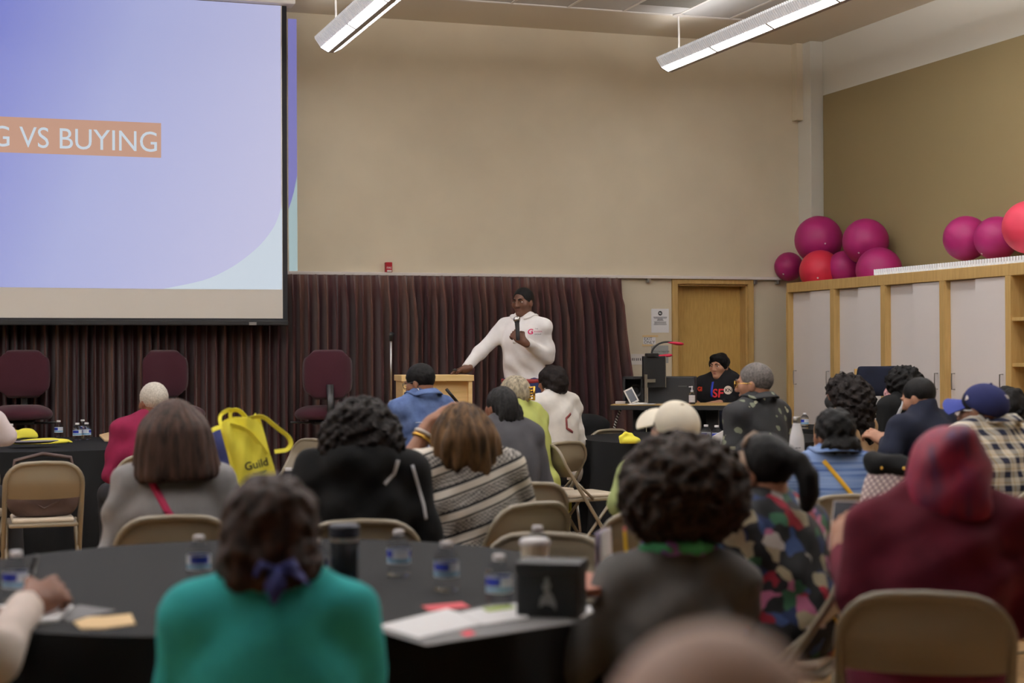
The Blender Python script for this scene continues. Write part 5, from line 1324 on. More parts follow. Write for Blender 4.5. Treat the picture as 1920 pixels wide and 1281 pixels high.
# tall water bottle with red bands
p = P(1371, 663, 10.9); t = thing('tall_water_bottle', 'tall ribbed water bottle with red label bands', 'bottle', (p.x, p.y, TZ))
b = BM(); pr = [(.03, 0), (.033, .006)]
for i in range(9): pr += [(.033, .012+i*.011), (.031, .0175+i*.011)]
pr += [(.033, .115), (.033, .165), (.03, .185), (.02, .205), (.0135, .215), (.0135, .222)]
lathe(b, pr, 24); obj('body', b, M_pet, t, smooth=True)
b = BM(); lathe(b, [(.0335, .112), (.0335, .165)], 24, cap=False); obj('label', b, mat('banded label', (226, 222, 222), .5, fn=lambda t: t.ramp(t.math('MULTIPLY', t.math('ADD', t.sep(t.obj())[2], -.112), 18.87), [(0, (200, 50, 80)), (.16, (228, 224, 224)), (.4, (140, 170, 120)), (.55, (228, 224, 224)), (.82, (200, 50, 80))], True)), t, smooth=True)
b = BM(); lathe(b, [(.0145, .217), (.015, .219), (.015, .234), (.0135, .236)], 16); obj('cap', b, M_cap, t, smooth=True, autos=40)
# white steel flask
p = P(1493, 663, 7.75); t = thing('steel_flask', 'tall white steel flask with a silver cap', 'bottle', (p.x, p.y, TZ))
b = BM(); lathe(b, [(.032, 0), (.035, .005), (.036, .02), (.036, .175), (.033, .205), (.024, .24), (.019, .262), (.019, .268)], 28); obj('body', b, mat('white enamel', (226, 224, 226), .35), t, smooth=True)
b = BM(); lathe(b, [(.0185, .268), (.0195, .27), (.0195, .296), (.017, .3)], 20); obj('cap', b, M_metal, t, smooth=True, autos=40)
b = BM()
for i, (zz, ww) in enumerate(((.15, .5), (.12, .8), (.105, .7), (.09, .8), (.07, .4))):
    for k in range(9):
        if (k*7+i*3) % 4 == 0: continue
        a = -1.9+(k-4)*.16*ww*1.3; box(b, (-.0022, -.0004, -.0022), (.0022, .0004, .0022), Matrix.Translation((.0363*math.cos(a), .0363*math.sin(a), zz)) @ Matrix.Rotation(a+math.pi/2, 4, 'Z'))
stuff(obj('print_marks', b, M_grey, t))
def cup(px, yb, label, z=TZ, d=None, h=.1, lid=True, c=(226, 222, 216)):
    p = onZ(px, yb, z) if d is None else P(px, 663, d); t = thing('paper_cup', label, 'cup', (p.x, p.y, z))
    b = BM(); lathe(b, [(.028, 0), (.03, .002), (.038, h)], 24); obj('body', b, mat('cup body %d' % c[0], c, .7), t, smooth=True, autos=40)
    b = BM(); lathe(b, [(.0405, h-.004), (.041, h+.004), (.037, h+.01), (.034, h+.012)] if lid else [(.038, h-.002), (.0395, h), (.038, h+.002)], 24); obj('lid' if lid else 'rim', b, M_cap, t, smooth=True, autos=40)
    return t
cup(5, 826, 'white lidded paper cup on the left back table', c=(150, 110, 100))
cup(1003, 1100, 'paper cup with a pale lid behind the black box', d=None, h=.115, c=(222, 210, 190))
cup(1511, 0, 'small white cup right of the steel flask', d=7.55, h=.085, c=(216, 214, 212))
# dark tumbler
p = onZ(646, 1098, TZ); t = thing('travel_tumbler', 'dark grey translucent travel tumbler with a black lid on the nearest table', 'tumbler', (p.x, p.y, TZ))
b = BM(); lathe(b, [(.034, 0), (.036, .003), (.039, .115), (.039, .12)], 28); obj('body', b, mat('smoked plastic', (54, 58, 64), .15, trans=.25, spec=.5), t, smooth=True, autos=50)
b = BM(); lathe(b, [(.0396, .118), (.0396, .128)], 28, cap=False); obj('steel_band', b, M_metal, t, smooth=True)
b = BM(); lathe(b, [(.037, .128), (.041, .131), (.041, .158), (.036, .163)], 28); obj('lid', b, mat('navy black lid', (28, 30, 40), .5), t, smooth=True, autos=40)
# black box with silver emblem
c0 = onZ(968, 1158, TZ); c1 = onZ(1085, 1162, TZ); v = c1-c0; mid = (c0+c1)/2; n_ = Vector((-v.y, v.x, 0)).normalized()
t = thing('black_box', 'black box with a silver bird emblem at the right of the nearest table', 'box', (mid.x, mid.y, TZ), math.atan2(v.y, v.x)); L = v.length; hh = P(1020, 1056, (mid-CAM).dot(_f)).z-TZ
M_bb = mat('black card', (26, 26, 28), .55)
b = BM(); box(b, (-L/2, 0, 0), (L/2, .10, hh*.93), bev=.004)
obj('body', b, M_bb, t)
b = BM(); box(b, (-L/2-.004, -.004, hh*.8), (L/2+.004, .104, hh), bev=.004); obj('lid', b, M_bb, t)
b = BM()
for q in ([(-.012, .018), (.0, .026), (.01, .018), (.004, .006), (.012, -.004), (.02, -.022), (.02, -.04), (.012, -.03), (-.004, -.026), (-.02, -.034), (-.016, -.012), (-.004, .0), (-.01, .008)],):
    poly(b, [Vector((x, -.0012, hh*.46+z)) for x, z in q], Vector((0, .001, 0)))
lathe(b, [(.006, 0), (.006, .0012)], 12, Matrix.Translation((.0, -.0045, hh*.46+.03)) @ Matrix.Rotation(-math.pi/2, 4, 'X'))
obj('bird_emblem', b, mat('silver foil', (150, 150, 152), .35, metal=.6), t)
def flat(name, label, cat, pix, m, th=.0012, z=TZ, curlz=0, mid=None):
    pts = [onZ(a, b_, z) for a, b_ in pix]; c = sum(pts, Vector())/len(pts); t = bpy.data.objects.new(name, None)
    bm = BM(); poly(bm, [Vector((p.x-c.x, p.y-c.y, 0)) for p in pts], Vector((0, 0, th)))
    o = obj(name, bm, m); o.location = (c.x, c.y, z); bpy.data.objects.remove(t); return tag(o, label, cat)
flat('grey_folder', 'grey folder under the white sheets at the right of the table', 'folder', [(700, 1182), (800, 1212), (1088, 1168), (940, 1130)], mat('grey card', (92, 90, 90), .7), .002)
flat('paper_sheet', 'large white sheet sticking over the near edge of the nearest table', 'paper', [(708, 1174), (785, 1197), (916, 1168), (838, 1142)], M_paper, .0012, TZ+.0025)
flat('paper_sheet', 'white form with a green corner band beside the black box', 'paper', [(862, 1150), (905, 1172), (990, 1160), (985, 1130), (925, 1136)], M_paper, .0012, TZ+.0042)
flat('green_slip', 'olive green paper slip on the white form', 'paper', [(904, 1141), (915, 1147), (968, 1140), (955, 1134)], mat('olive print', (150, 168, 80), .8), .001, TZ+.0058)
flat('red_flyer', 'red flyer lying left of the black box', 'paper', [(790, 1137), (806, 1146), (882, 1139), (866, 1130)], mat('red print paper', (196, 76, 84), .7), .001, TZ+.0014)
flat('red_tag', 'small red tag on the grey folder', 'paper', [(862, 1188), (876, 1194), (892, 1189), (880, 1182)], mat('red tag', (190, 40, 60), .7), .001, TZ+.0022)
flat('notepad', 'white notepad under the writing hand', 'notepad', [(-60, 1150), (-30, 1180), (108, 1166), (136, 1140), (60, 1130)], M_paper, .006)
flat('grey_folder', 'dark grey folder between the notepad and the brown napkin', 'folder', [(96, 1150), (130, 1166), (216, 1146), (150, 1136)], mat('grey card 2', (86, 84, 84), .7), .002)
flat('paper_napkin', 'brown paper napkin lying at the left of the nearest table', 'napkin', [(138, 1168), (152, 1181), (195, 1180), (254, 1172), (246, 1153), (200, 1158), (165, 1159)], M_kraft, .003)
flat('white_card', 'white card between the black box and the grey blazer', 'paper', [(1084, 1146), (1090, 1160), (1112, 1148), (1106, 1136)], M_paper, .0012)
t = flat('leather_notebook', 'closed red brown leather notebook right of the black box', 'notebook', [(1082, 1104), (1086, 1122), (1126, 1118), (1134, 1090), (1090, 1086)], mat('red brown leather', (160, 100, 80), .5), .02)
t = flat('tablet', 'black tablet under the leather notebook edge', 'tablet', [(1078, 1122), (1082, 1138), (1120, 1134), (1124, 1120)], mat('black glass', (20, 20, 22), .15, spec=.6), .008)
# white pad held upright next to the pencil
c = P(1140, 1075, 4.32); t = thing('open_notebook', 'white pages of a notebook standing upright before the pencil', 'notebook', (c.x, c.y, TZ), rotz(1140, 80))
hh = P(1140, 994, 4.32).z-TZ
for k in range(3):
    b = BM(); box(b, (-.075, -.002+k*.006, .0), (.075, .0+k*.006, hh-.004*k), M=Matrix.Rotation(R(3*k-3), 4, 'X')); obj('page', b, M_paper, t)
b = BM(); box(b, (-.078, .018, .0), (.078, .021, hh-.002)); obj('cover', b, mat('violet grey cover', (150, 140, 160), .6), t)

# left back table: yellow bags, tray, napkins
def heap(name, label, cat, px, py, w_, dpt, h, m, seed, rz=0):
    p = onZ(px, py, TZ); s = SDF(); r_ = random.Random(seed)
    for i in range(6): s.ell((r_.uniform(-.35, .35)*w_, r_.uniform(-.3, .3)*dpt, h*r_.uniform(.2, .5)), (w_*r_.uniform(.18, .3), dpt*r_.uniform(.2, .35), h*r_.uniform(.4, .7)), np.array(Matrix.Rotation(r_.uniform(-.5, .5), 3, 'Z')), k=.02)
    s.ell((0, 0, .004), (w_*.5, dpt*.5, .012), k=.02); s.cut((0, 0, .001), (0, 0, -1))
    o = link(name, s.mesh(name, .009, noise=n_cloth(.006, 60, seed, (1, .6, .3)), pad=.04), m); o.location = (p.x, p.y, TZ); o.rotation_euler = (0, 0, rz); return tag(o, label, cat)
heap('yellow_bag', 'crumpled yellow bag lying by the white cup on the back table', 'bag', 40, 822, .22, .16, .07, M_yellow, 3)
heap('yellow_bag', 'flattened yellow bag under the grey tray on the back table', 'bag', 82, 831, .40, .28, .025, M_yellow, 5, .3)
p = onZ(62, 830, TZ+.035); t = thing('oval_tray', 'grey oval tray lying on the flattened yellow bag', 'tray', (p.x, p.y, TZ+.03), .2)
b = BM(); lathe(b, [(.1, 0), (.15, .012), (.155, .014), (.15, .016), (.1, .005)], 32, Matrix.Diagonal((1.1, .55, 1, 1))); obj('dish', b, mat('grey plastic', (120, 114, 118), .4), t, smooth=True)
flat('paper_napkin', 'brown paper napkins heaped on the left back table', 'napkin', [(186, 818), (196, 828), (238, 829), (252, 818), (238, 811), (210, 812)], M_kraft, .012)
# napkin against the small bottle, red pouch by the flask
p = P(1350, 663, 10.55); t = thing('folded_napkin', 'folded white napkin standing against a mini bottle', 'napkin', (p.x, p.y, TZ), rotz(1350, 20))
b = BM(); poly(b, [(-.06, 0, 0), (.05, 0, 0), (.065, .01, .075), (.02, .0, .095), (-.055, -.01, .06)], Vector((0, .012, 0))); obj('fold', b, M_paper, t)
s = SDF(); s.ell((0, 0, .05), (.05, .03, .045), k=.02); s.ell((.03, 0, .035), (.045, .03, .04), k=.02); s.ell((0, 0, .012), (.08, .04, .02), k=.02); s.cut((0, 0, .001), (0, 0, -1))
o = link('red_pouch', s.mesh('red_pouch', .008, noise=n_cloth(.004, 50, 2)), mat('pink red fabric', (200, 36, 80), .8)); p = P(1514, 663, 7.95); o.location = (p.x, p.y, TZ); tag(o, 'crumpled pinkish red pouch behind the steel flask', 'pouch')

# yellow tote bag on the middle table
def tote(px, d, rz, z, wt, wb, h, dep, tilt, label, text=True):
    p = P(px, 663, d); t = thing('tote_bag', label, 'bag', (p.x, p.y, z), rz)
    M_ = Matrix.Rotation(tilt, 4, 'Y')
    def panel(y0, y1, nm, bulge):
        b = BM()
        def fn(u, v):
            x = (u-.5)*(wb+(wt-wb)*v); y = y0+(y1-y0)*v+bulge*math.sin(math.pi*u)*math.sin(math.pi*v)+.012*math.sin(u*9+v*5)*v+.007*math.sin(u*14-v*11)
            return M_ @ Vector((x, y, h*v+.01*math.sin(u*5)*v))
        grid(b, fn, 14, 14); solid(b, .003); return obj(nm, b, M_yellow, t, smooth=True, autos=40)
    fp = panel(-dep/2, -dep*.42, 'front_panel', -.012); panel(dep/2, dep*.42, 'back_panel', .012)
    for sgn in (-1, 1):
        b = BM(); grid(b, lambda u, v: M_ @ Vector((sgn*((wb+(wt-wb)*v)/2-.03*math.sin(math.pi*u)*v), (u-.5)*dep*(1-.16*v), h*v*(1-.06*math.sin(math.pi*u)))), 8, 10); solid(b, .003); obj('gusset', b, M_yellow, t, smooth=True, autos=40)
    b = BM(); box(b, (-wb/2, -dep/2, 0), (wb/2, dep/2, .003), M=M_); obj('bottom', b, M_yellow, t)
    def strap(pts, wd=.017):
        b = BM(); P_ = [M_ @ Vector(q) for q in pts]; rows = []
        # smooth the path
        for _ in range(3):
            Q = [P_[0]]
            for a, c in zip(P_, P_[1:]): Q += [a.lerp(c, .25), a.lerp(c, .75)]
            P_ = Q+[P_[-1]]
        for i, q in enumerate(P_):
            tdir = (P_[min(i+1, len(P_)-1)]-P_[max(i-1, 0)]).normalized(); sd = Vector((.35, 1, .1)).cross(tdir).normalized()*wd*.5+Vector((0, wd*.3, 0))
            rows.append((b.verts.new(q-sd), b.verts.new(q+sd)))
        for A, B_ in zip(rows, rows[1:]): b.faces.new((A[0], A[1], B_[1], B_[0]))
        solid(b, .002); obj('strap', b, M_yellow, t, smooth=False)
    return t, M_, strap, h, wt, dep, fp
t, M_, strap, h, wt, dep, fp = tote(487, 6.9, rotz(487, 8), TZ, .165, .165, .35, .12, R(-15), 'yellow tote bag with its straps loose, standing on the middle table')
strap([(-wt/2+.02, -dep*.42, h*.97), (-wt/2-.05, -dep*.5, h*.98), (-wt/2-.11, -dep*.45, h*.86), (-wt/2-.11, -dep*.4, h*.68), (-wt/2-.06, -dep*.4, h*.70)])
strap([(wt/2-.06, -dep*.43, h*.98), (wt/2+.01, -dep*.6, h*.98), (wt/2+.05, -dep*.6, h*.8), (wt/2+.105, -dep*.55, h*.6), (wt/2+.085, -dep*.55, h*.47), (wt/2+.02, -dep*.5, h*.50)])
strap([(-wt/2+.05, dep*.42, h*.98), (-wt/2+.06, dep*.42, h*1.12), (wt*.1, dep*.42, h*1.1), (wt*.22, dep*.42, h*.98)])
strap([(-wt/2-.0, -dep*.3, h*.9), (-wt/2+.0, 0, h*1.1), (-wt/2+.05, dep*.2, h*1.14), (-wt*.1, dep*.3, h*1.12)])
strap([(-wt*.3, -dep*.44, h*.97), (wt*.1, -dep*.56, h*.86), (wt*.28, -dep*.58, h*.66), (wt*.4, -dep*.55, h*.5)], .02)
ftree = bvh(fp)
for s_, x, z, sz in (('Guild', .012, .13, .048), ('mortgage', .018, .105, .016)):
    tb = text_bm(s_, sz, 0, 'CENTER', .0008 if sz > .03 else 0); bmesh.ops.transform(tb, matrix=Matrix.Translation(M_ @ Vector((x, -.2, z))) @ Matrix.Rotation(math.pi/2, 4, 'X') @ Matrix.Rotation(R(12), 4, 'Z'), verts=tb.verts); wrap(tb, ftree, (0, 1, 0), .002, .3); obj('tote_lettering', tb, M_ink, t)
# dark blue garment and white tube at the chair left of the tote
s = SDF(); s.ell((0, 0, .30), (.15, .10, .11), k=.04); s.ell((.05, 0, .17), (.16, .12, .17), k=.04); s.ell((-.05, .02, .12), (.15, .13, .12), k=.04); s.cut((0, 0, .001), (0, 0, -1))
p = P(425, 663, 10.35)
o = link('folded_jacket', s.mesh('folded_jacket', .014, noise=n_cloth(.006, 36, 4)), fabric('dark navy cloth', (40, 44, 78))); o.location = (p.x, p.y, .465); tag(o, 'dark navy jacket bundled on a chair left of the tote', 'jacket')
chair_back(432, 10.15, 185, 'tan folding chair beneath the bundled navy jacket') if False else None

# brown handbag on the empty chair at left
p = P(84, 663, 8.72); rz = rotz(84, 3); v = Vector((-math.sin(rz), math.cos(rz), 0))*.2
t = thing('handbag', 'brown leather handbag on the empty chair at left', 'bag', (p.x+v.x, p.y+v.y, .463), rz)
M_brn = mat('dark brown leather', (66, 50, 46), .6, bump=.3, bscale=60)
s = SDF(); s.ell((0, 0, .13), (.2, .085, .15), k=.05); s.ell((0, 0, .06), (.18, .09, .09), k=.05); s.cut((0, 0, .002), (0, 0, -1)); s.cut((0, 0, .24), (0, 0, 1)); link('body', s.mesh('body', .013, noise=n_cloth(.004, 30, 1)), M_brn, t)
b = BM(); tube(b, [(-.12, -.07, .2), (-.09, -.08, .1), (0, -.1, .05), (.08, -.1, .09), (.12, -.07, .2)], .005, 6); obj('handle', b, M_brn, t, smooth=True)
b = BM(); tube(b, [(-.16, .02, .22), (-.15, .03, .31), (0, .04, .345), (.15, .03, .32), (.17, .02, .22)], .011, 6); obj('handle', b, M_brn, t, smooth=True)
# yellow bag on the floor between the chairs
p = onZ(1060, 1000, .0); t, M_, strap, h, wt, dep, fp = tote(1060, (p-CAM).dot(_f)-.3, rotz(1060, 20), 0, .24, .22, .36, .14, R(2), 'yellow tote bag standing on the floor between folding chairs')
strap([(-.08, -dep*.42, h), (-.07, -dep*.5, h*1.2), (.05, -dep*.5, h*1.2), (.08, -dep*.42, h)])
p = P(1172, 663, 10.75); s = SDF(); 
pts = [(-.03, 0, .0), (-.035, 0, .045), (-.0, 0, .07), (.04, 0, .06), (.06, 0, .02)]
for a, c in zip(pts, pts[1:]): s.cap(a, c, .012, k=.01)
s.ell((.04, 0, .02), (.07, .04, .03), k=.02); s.cut((0, 0, .001), (0, 0, -1))
o = link('yellow_bag', s.mesh('yellow_bag', .008), M_yellow); o.location = (p.x, p.y, TZ); tag(o, 'yellow bag strap lying on the bare black table', 'bag')
# black coat on a chair between curtain and bare table
s = SDF(); s.ell((0, 0, .33), (.17, .12, .1), k=.04); s.ell((0, 0, .17), (.19, .14, .18), k=.04); s.cut((0, 0, .001), (0, 0, -1))
p = P(1102, 663, 12.3); chair_at(p, rotz(1102, 40), 'tan folding chair beneath the black coat')
o = link('black_coat', s.mesh('black_coat', .015, noise=n_cloth(.008, 28, 3)), F_black); o.location = (p.x, p.y, .465); tag(o, 'black coat bundled on a chair behind the bare table', 'coat')
# lattice patterned tote standing on a chair
p = P(1666, 663, 5.98); rz = rotz(1660, -6); chair_ok = True
t = thing('patterned_bag', 'pale lattice patterned bag with a navy top and gold studs', 'bag', (p.x, p.y, .465), rz)
def lattice(t):
    o = t.sep(t.obj()); a = t.math('FRACT', t.math('MULTIPLY', t.math('ADD', o[0], t.math('MULTIPLY', o[2], .7)), 42)); b = t.math('FRACT', t.math('MULTIPLY', t.math('SUBTRACT', o[0], t.math('MULTIPLY', o[2], 1.2)), 42))
    m = t.math('MULTIPLY', t.math('GREATER_THAN', a, .32), t.math('GREATER_THAN', b, .32)); return t.mix(m, (130, 108, 112), (224, 210, 206))
zt = P(1660, 850, 5.98).z-.465
s = SDF(); s.ell((0, 0, zt*.35), (.135, .09, zt*.42), k=.05); s.ell((0, 0, .1), (.14, .1, .12), k=.05); s.ell((0, 0, zt*.7), (.10, .075, zt*.25), k=.05); s.cut((0, 0, .002), (0, 0, -1)); s.cut((0, 0, zt*.86), (0, 0, 1)); link('body', s.mesh('body', .012, noise=n_cloth(.005, 30, 2, (1, .2, .1))), mat('lattice canvas', (200, 190, 190), .8, fn=lattice), t)
s = SDF(); s.ell((0, 0, zt*.90), (.088, .066, zt*.08), k=.03); s.ell((-.05, 0, zt*.95), (.04, .05, .03), k=.03); s.ell((.06, 0, zt*.93), (.035, .04, .03), k=.02); link('flap', s.mesh('flap', .010, noise=n_folds(.006, 2)), F_black, t)
for x in (-.02, .06):
    b = BM(); bmesh.ops.create_uvsphere(b, u_segments=10, v_segments=8, radius=.006, matrix=Matrix.Translation((x, -.072, zt*.9))); obj('stud', b, M_gold, t, smooth=True)

# navy jacket on a wooden rack by the cabinets
c = P(1638, 663, 12.0); rz = rotz(1638, 8); zt = P(1638, 684, 12.0).z
t = thing('wooden_rack', 'wooden rail rack holding a dark navy jacket by the cabinets', 'rack', (c.x, c.y, 0), rz)
for x in (-.13, .16):
    b = BM(); box(b, (x-.014, -.014, 0), (x+.014, .014, zt-.03), bev=.003); obj('post', b, M_oak, t)
for py in (728, 762, 800, 850):
    z = P(1638, py, 12.0).z; b = BM(); box(b, (-.145, -.03, z-.012), (.175, -.012, z+.012), bev=.003); obj('rail', b, M_oak, t)
b = BM(); box(b, (-.16, -.2, 0), (-.1, .2, .03)); box(b, (.13, -.2, 0), (.19, .2, .03)); obj('foot', b, M_oak, t)
s = SDF(); s.cap((-.07, 0, zt-.04), (.13, 0, zt-.04), .035, k=.03); s.cap((-.085, -.01, zt-.05), (-.115, -.03, zt-.21), .035, .045, k=.05); s.cap((.14, -.01, zt-.05), (.18, -.03, zt-.21), .035, .045, k=.05)
s.ell((.03, -.015, zt-.13), (.15, .045, .115), k=.04); s.cut((0, 0, zt-.012), (0, 0, 1)); s.cut((0, 0, zt-.235), (0, 0, -1))
o = link('navy_jacket', s.mesh('navy_jacket', .011, noise=n_cloth(.005, 34, 2)), F_navy); o.location = (c.x, c.y, 0); o.rotation_euler = (0, 0, rz); tag(o, 'dark navy jacket hanging on the wooden rack', 'jacket')

# ---------------------------------------------------------------- computer desk
DD = 13.0; c = P(1262, 663, DD); DZ = P(1262, 757, DD).z; rz = rotz(1262, -5)
t = DK = thing('computer_desk', 'tall computer desk with an oak top and black edge in front of the door', 'desk', (c.x, c.y, 0), rz)
hw = 110/FPX*DD
b = BM(); box(b, (-hw, -.29, DZ-.006), (hw, .29, DZ)); obj('desk_top', b, M_oak, t)
b = BM(); box(b, (-hw-.003, -.293, DZ-.042), (hw+.003, .293, DZ-.006)); obj('black_edge', b, M_black, t)
for x in (-hw+.2, hw-.16):
    b = BM(); box(b, (x-.05, -.05, .05), (x+.05, .05, DZ-.042), bev=.006); obj('leg_column', b, M_blackm, t)
    b = BM(); box(b, (x-.035, -.27, 0), (x+.035, .27, .05), bev=.008); obj('foot', b, M_blackm, t)
b = BM(); box(b, (-hw+.25, .1, DZ-.35), (hw-.21, .115, DZ-.05)); obj('modesty_panel', b, M_blackm, t)
DM = Matrix.Translation((c.x, c.y, 0)) @ Matrix.Rotation(rz, 4, 'Z')
def ondesk(px, y): # point on the desk top at picture column px, y metres behind the desk's middle line
    v = ray(px, 663); o_ = DM.inverted() @ CAM; dv = DM.inverted().to_3x3() @ v; k = (y-o_.y)/dv.y; q = DM @ Vector((o_.x+dv.x*k, y, 0)); return Vector((q.x, q.y, DZ))
def zat(px, py, p): return P(px, py, (p-CAM).dot(_f)).z
# monitor seen from behind
p = ondesk(1226, -.05); M = thing('computer_monitor', 'black monitor with a silver edge and silver stand seen from behind', 'monitor', p, rotz(1226, 18))
zt, zb_ = zat(1226, 668, p)-DZ, zat(1226, 727, p)-DZ
b = BM(); box(b, (-.095, -.012, zb_), (.095, .016, zt), bev=.006); obj('back_shell', b, M_black, M)
b = BM(); box(b, (.093, -.014, zb_), (.099, .02, zt)); box(b, (-.095, .016, zb_), (.099, .02, zt)); obj('silver_edge', b, M_silver, M)
b = BM(); box(b, (-.10, -.06, .006), (-.075, -.03, zt*.62), M=None); box(b, (-.10, -.04, zt*.45), (.0, -.012, zt*.52)); box(b, (-.12, -.13, 0), (.05, .06, .008)); obj('stand', b, M_silver, M)
# red gooseneck lamp clipped to the monitor
def goose(pts, headc, headdir, label, p):
    t = thing('gooseneck_lamp', label, 'lamp', pts[0]); O = pts[0]
    b = BM(); Q = [Vector(q)-O for q in pts]
    for _ in range(2):
        W_ = [Q[0]]
        for a, c in zip(Q, Q[1:]): W_ += [a.lerp(c, .25), a.lerp(c, .75)]
        Q = W_+[Q[-1]]
    tube(b, Q, .008, 8); obj('neck', b, M_black, t, smooth=True)
    b = BM(); box(b, (-.05, -.03, -.012), (.05, .03, .02), bev=.006); obj('clamp', b, M_black, t)
    hc = Vector(headc)-O; q = Vector(headdir).to_track_quat('X', 'Z').to_matrix().to_4x4()
    b = BM(); lathe(b, [(.006, -.07), (.018, -.04), (.025, 0), (.024, .04), (.012, .06)], 14, Matrix.Translation(hc) @ q @ Matrix.Diagonal((1, 1, .55, 1)) @ Matrix.Rotation(math.pi/2, 4, 'Y')); obj('head', b, mat('lamp red', (190, 20, 60), .35, coat=.3), t, smooth=True)
    b = BM(); lathe(b, [(.004, -.05), (.017, 0), (.014, .045)], 12, Matrix.Translation(hc-Vector((0, 0, .006))) @ q @ Matrix.Diagonal((1, 1, .5, 1)) @ Matrix.Rotation(math.pi/2, 4, 'Y')); obj('head_underside', b, M_black, t, smooth=True)
dm = (p-CAM).dot(_f)
goose([P(1222, 667, dm), P(1222, 657, dm), P(1232, 646, dm), P(1246, 641, dm), P(1262, 642, dm)], P(1268, 644, dm), P(1280, 645, dm)-P(1256, 642.5, dm), 'red headed gooseneck lamp arching from the top of the monitor', p)
dm2 = dm+.15; pz = ondesk(1241, .1)
goose([Vector((pz.x, pz.y, DZ+.014)), P(1238, 690, dm2), P(1238, 672, dm2), P(1243, 667, dm2)], P(1247, 667, dm2), P(1254, 668, dm2)-P(1240, 669, dm2), 'second red gooseneck lamp mostly hidden behind the monitor', p)
# equipment case and speaker
p = ondesk(1262, .14); ztc_ = zat(1262, 706, p)-DZ
t = thing('equipment_case', 'wide black equipment case behind the hand sanitizer', 'case', p, rz)
wl = 68/FPX*DD/2*1.35
b = BM(); box(b, (-wl, -.1, 0), (wl*.93, .12, ztc_), bev=.008); obj('shell', b, mat('case black', (32, 32, 34), .55), t)
b = BM(); box(b, (.05, -.104, ztc_*.62), (.12, -.098, ztc_*.66)); obj('nameplate', b, mat('dim plate', (70, 70, 72), .5), t)
p = ondesk(1189, .10); zt = zat(1189, 706, p)-DZ
t = thing('desk_speaker', 'black box with an open front at the left end of the desk', 'speaker', p, rz)
b = BM(); hw2 = .085; box(b, (-hw2, -.09, 0), (-hw2+.02, .1, zt)); box(b, (hw2-.02, -.09, 0), (hw2, .1, zt)); box(b, (-hw2, -.09, zt-.02), (hw2, .1, zt)); box(b, (-hw2, -.09, 0), (hw2, .1, .02)); box(b, (-hw2, .08, 0), (hw2, .1, zt)); obj('cabinet', b, M_black, t)
b = BM(); lathe(b, [(.03, 0), (.05, .012), (.055, .012)], 20, Matrix.Translation((0, .078, zt*.45)) @ Matrix.Rotation(math.pi/2, 4, 'X'), cap=False); obj('cone', b, M_blackm, t, smooth=True)
# phone on a white dock
p = ondesk(1194, -.14); zt = zat(1190, 729, p)-DZ
t = thing('phone_dock', 'phone leaning on a white desk dock beside the monitor', 'phone', p, rotz(1194, 22))
b = BM(); Mp = Matrix.Translation((-.02, 0, .012)) @ Matrix.Rotation(R(-24), 4, 'Y') @ Matrix.Rotation(R(-14), 4, 'X'); box(b, (-.04, -.004, 0), (.04, .004, zt), M=Mp); obj('phone_frame', b, M_white, t)
b = BM(); box(b, (-.028, -.0055, .012), (.028, -.004, zt-.012), M=Mp); obj('phone_screen', b, mat('phone glass', (40, 44, 54), .1), t)
b = BM(); box(b, (-.05, -.05, 0), (.07, .05, .012), bev=.004); tube(b, [(.03, .03, .01), (-.05, .035, .05), (-.06, .03, .02)], .005, 6); obj('dock', b, M_white, t)
p = ondesk(1163, -.08); t = thing('small_device', 'small pale device at the left end of the desk', 'device', p, rz); b = BM(); box(b, (-.04, -.03, 0), (.04, .03, .022), bev=.005); obj('case', b, M_lam, t); b = BM(); tube(b, [(.04, 0, .01), (.1, -.02, .006), (.16, 0, .006)], .004, 6); obj('lead', b, M_black, t)
p = ondesk(1200, -.22); t = thing('desk_papers', 'loose papers below the monitor on the desk', 'paper', p, rz); b = BM(); box(b, (-.10, -.05, 0), (.06, .06, .003), M=Matrix.Rotation(.2, 4, 'Z')); obj('sheet', b, M_paper, t); b = BM(); box(b, (-.04, -.06, .003), (.12, .04, .005), M=Matrix.Rotation(-.1, 4, 'Z')); obj('sheet', b, M_paper, t)
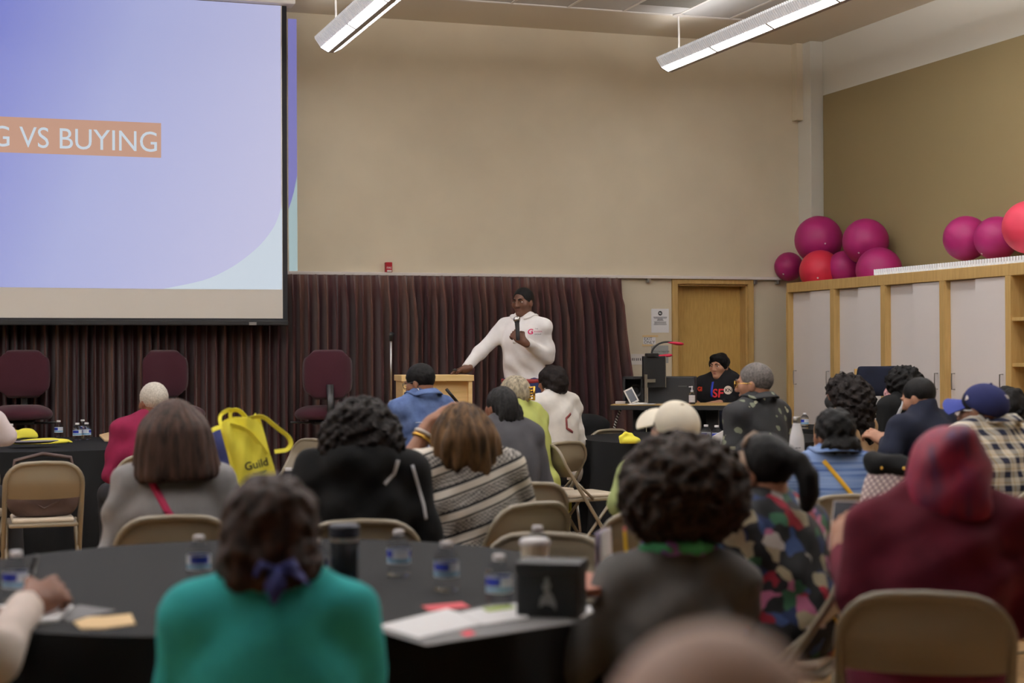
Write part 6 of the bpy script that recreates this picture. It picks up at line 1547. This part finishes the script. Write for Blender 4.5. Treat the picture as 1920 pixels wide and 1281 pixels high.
# hand sanitizer
p = ondesk(1297, -.2); zt = zat(1297, 724, p)-DZ; k = zt/.2
t = thing('sanitizer_bottle', 'clear hand sanitizer pump bottle with a white label on the desk', 'bottle', p, rotz(1297, 0))
b = BM(); lathe(b, [(.03*k, 0), (.034*k, .006), (.034*k, .105*k), (.028*k, .122*k), (.014*k, .132*k), (.013*k, .138*k)], 20); obj('body', b, M_pet, t, smooth=True)
b = BM(); lathe(b, [(.0345*k, .025*k), (.0345*k, .1*k)], 20, cap=False); obj('label', b, mat('sanitizer label', (222, 218, 222), .5, fn=lambda t: t.ramp(t.math('FRACT', t.math('MULTIPLY', t.sep(t.obj())[2], 70)), [(0, (222, 218, 222)), (.7, (186, 180, 190)), (.9, (222, 218, 222))], True)), t, smooth=True)
b = BM(); lathe(b, [(.015*k, .135*k), (.015*k, .155*k), (.006*k, .158*k), (.006*k, .185*k), (.009*k, .186*k), (.009*k, .2*k)], 12); box(b, (-.034*k, -.006*k, .186*k), (.01*k, .006*k, .197*k)); obj('pump', b, M_cap, t, smooth=True, autos=40)
# cables hanging off the desk
pa = P(1167, 764, 13.0)
t = thing('coiled_cable', 'black and white twisted cable hanging from the desk to the floor', 'cable', (pa.x, pa.y, 0))
for ph, m_ in ((0, M_white), (math.pi, M_black)):
    b = BM(); pts = []
    for i in range(90):
        u = i/89; q = P(1167-19*u**.7, 764+50*u, 13.0).lerp(P(1150, 820, 13.0), u*u*.3); z = pa.z*(1-u)**1.0
        pts.append(Vector((q.x-pa.x+.006*math.cos(u*70+ph), q.y-pa.y+.006*math.sin(u*70+ph), q.z if u < .85 else q.z*(1-(u-.85)/.15)+.008)))
    tube(b, pts, .006, 6); obj('strand', b, m_, t, smooth=True)
b = BM(); q0 = P(1205, 766, 13.0); q0.z = DZ-.043; tube(b, [q0, P(1200, 790, 13.05), P(1187, 812, 13.05), Vector((P(1180, 830, 13.1).x, P(1180, 830, 13.1).y, .01))], .006, 6); o = obj('grey_cable', b, M_lam, None, smooth=True); tag(o, 'pale cable drooping under the computer desk', 'cable')
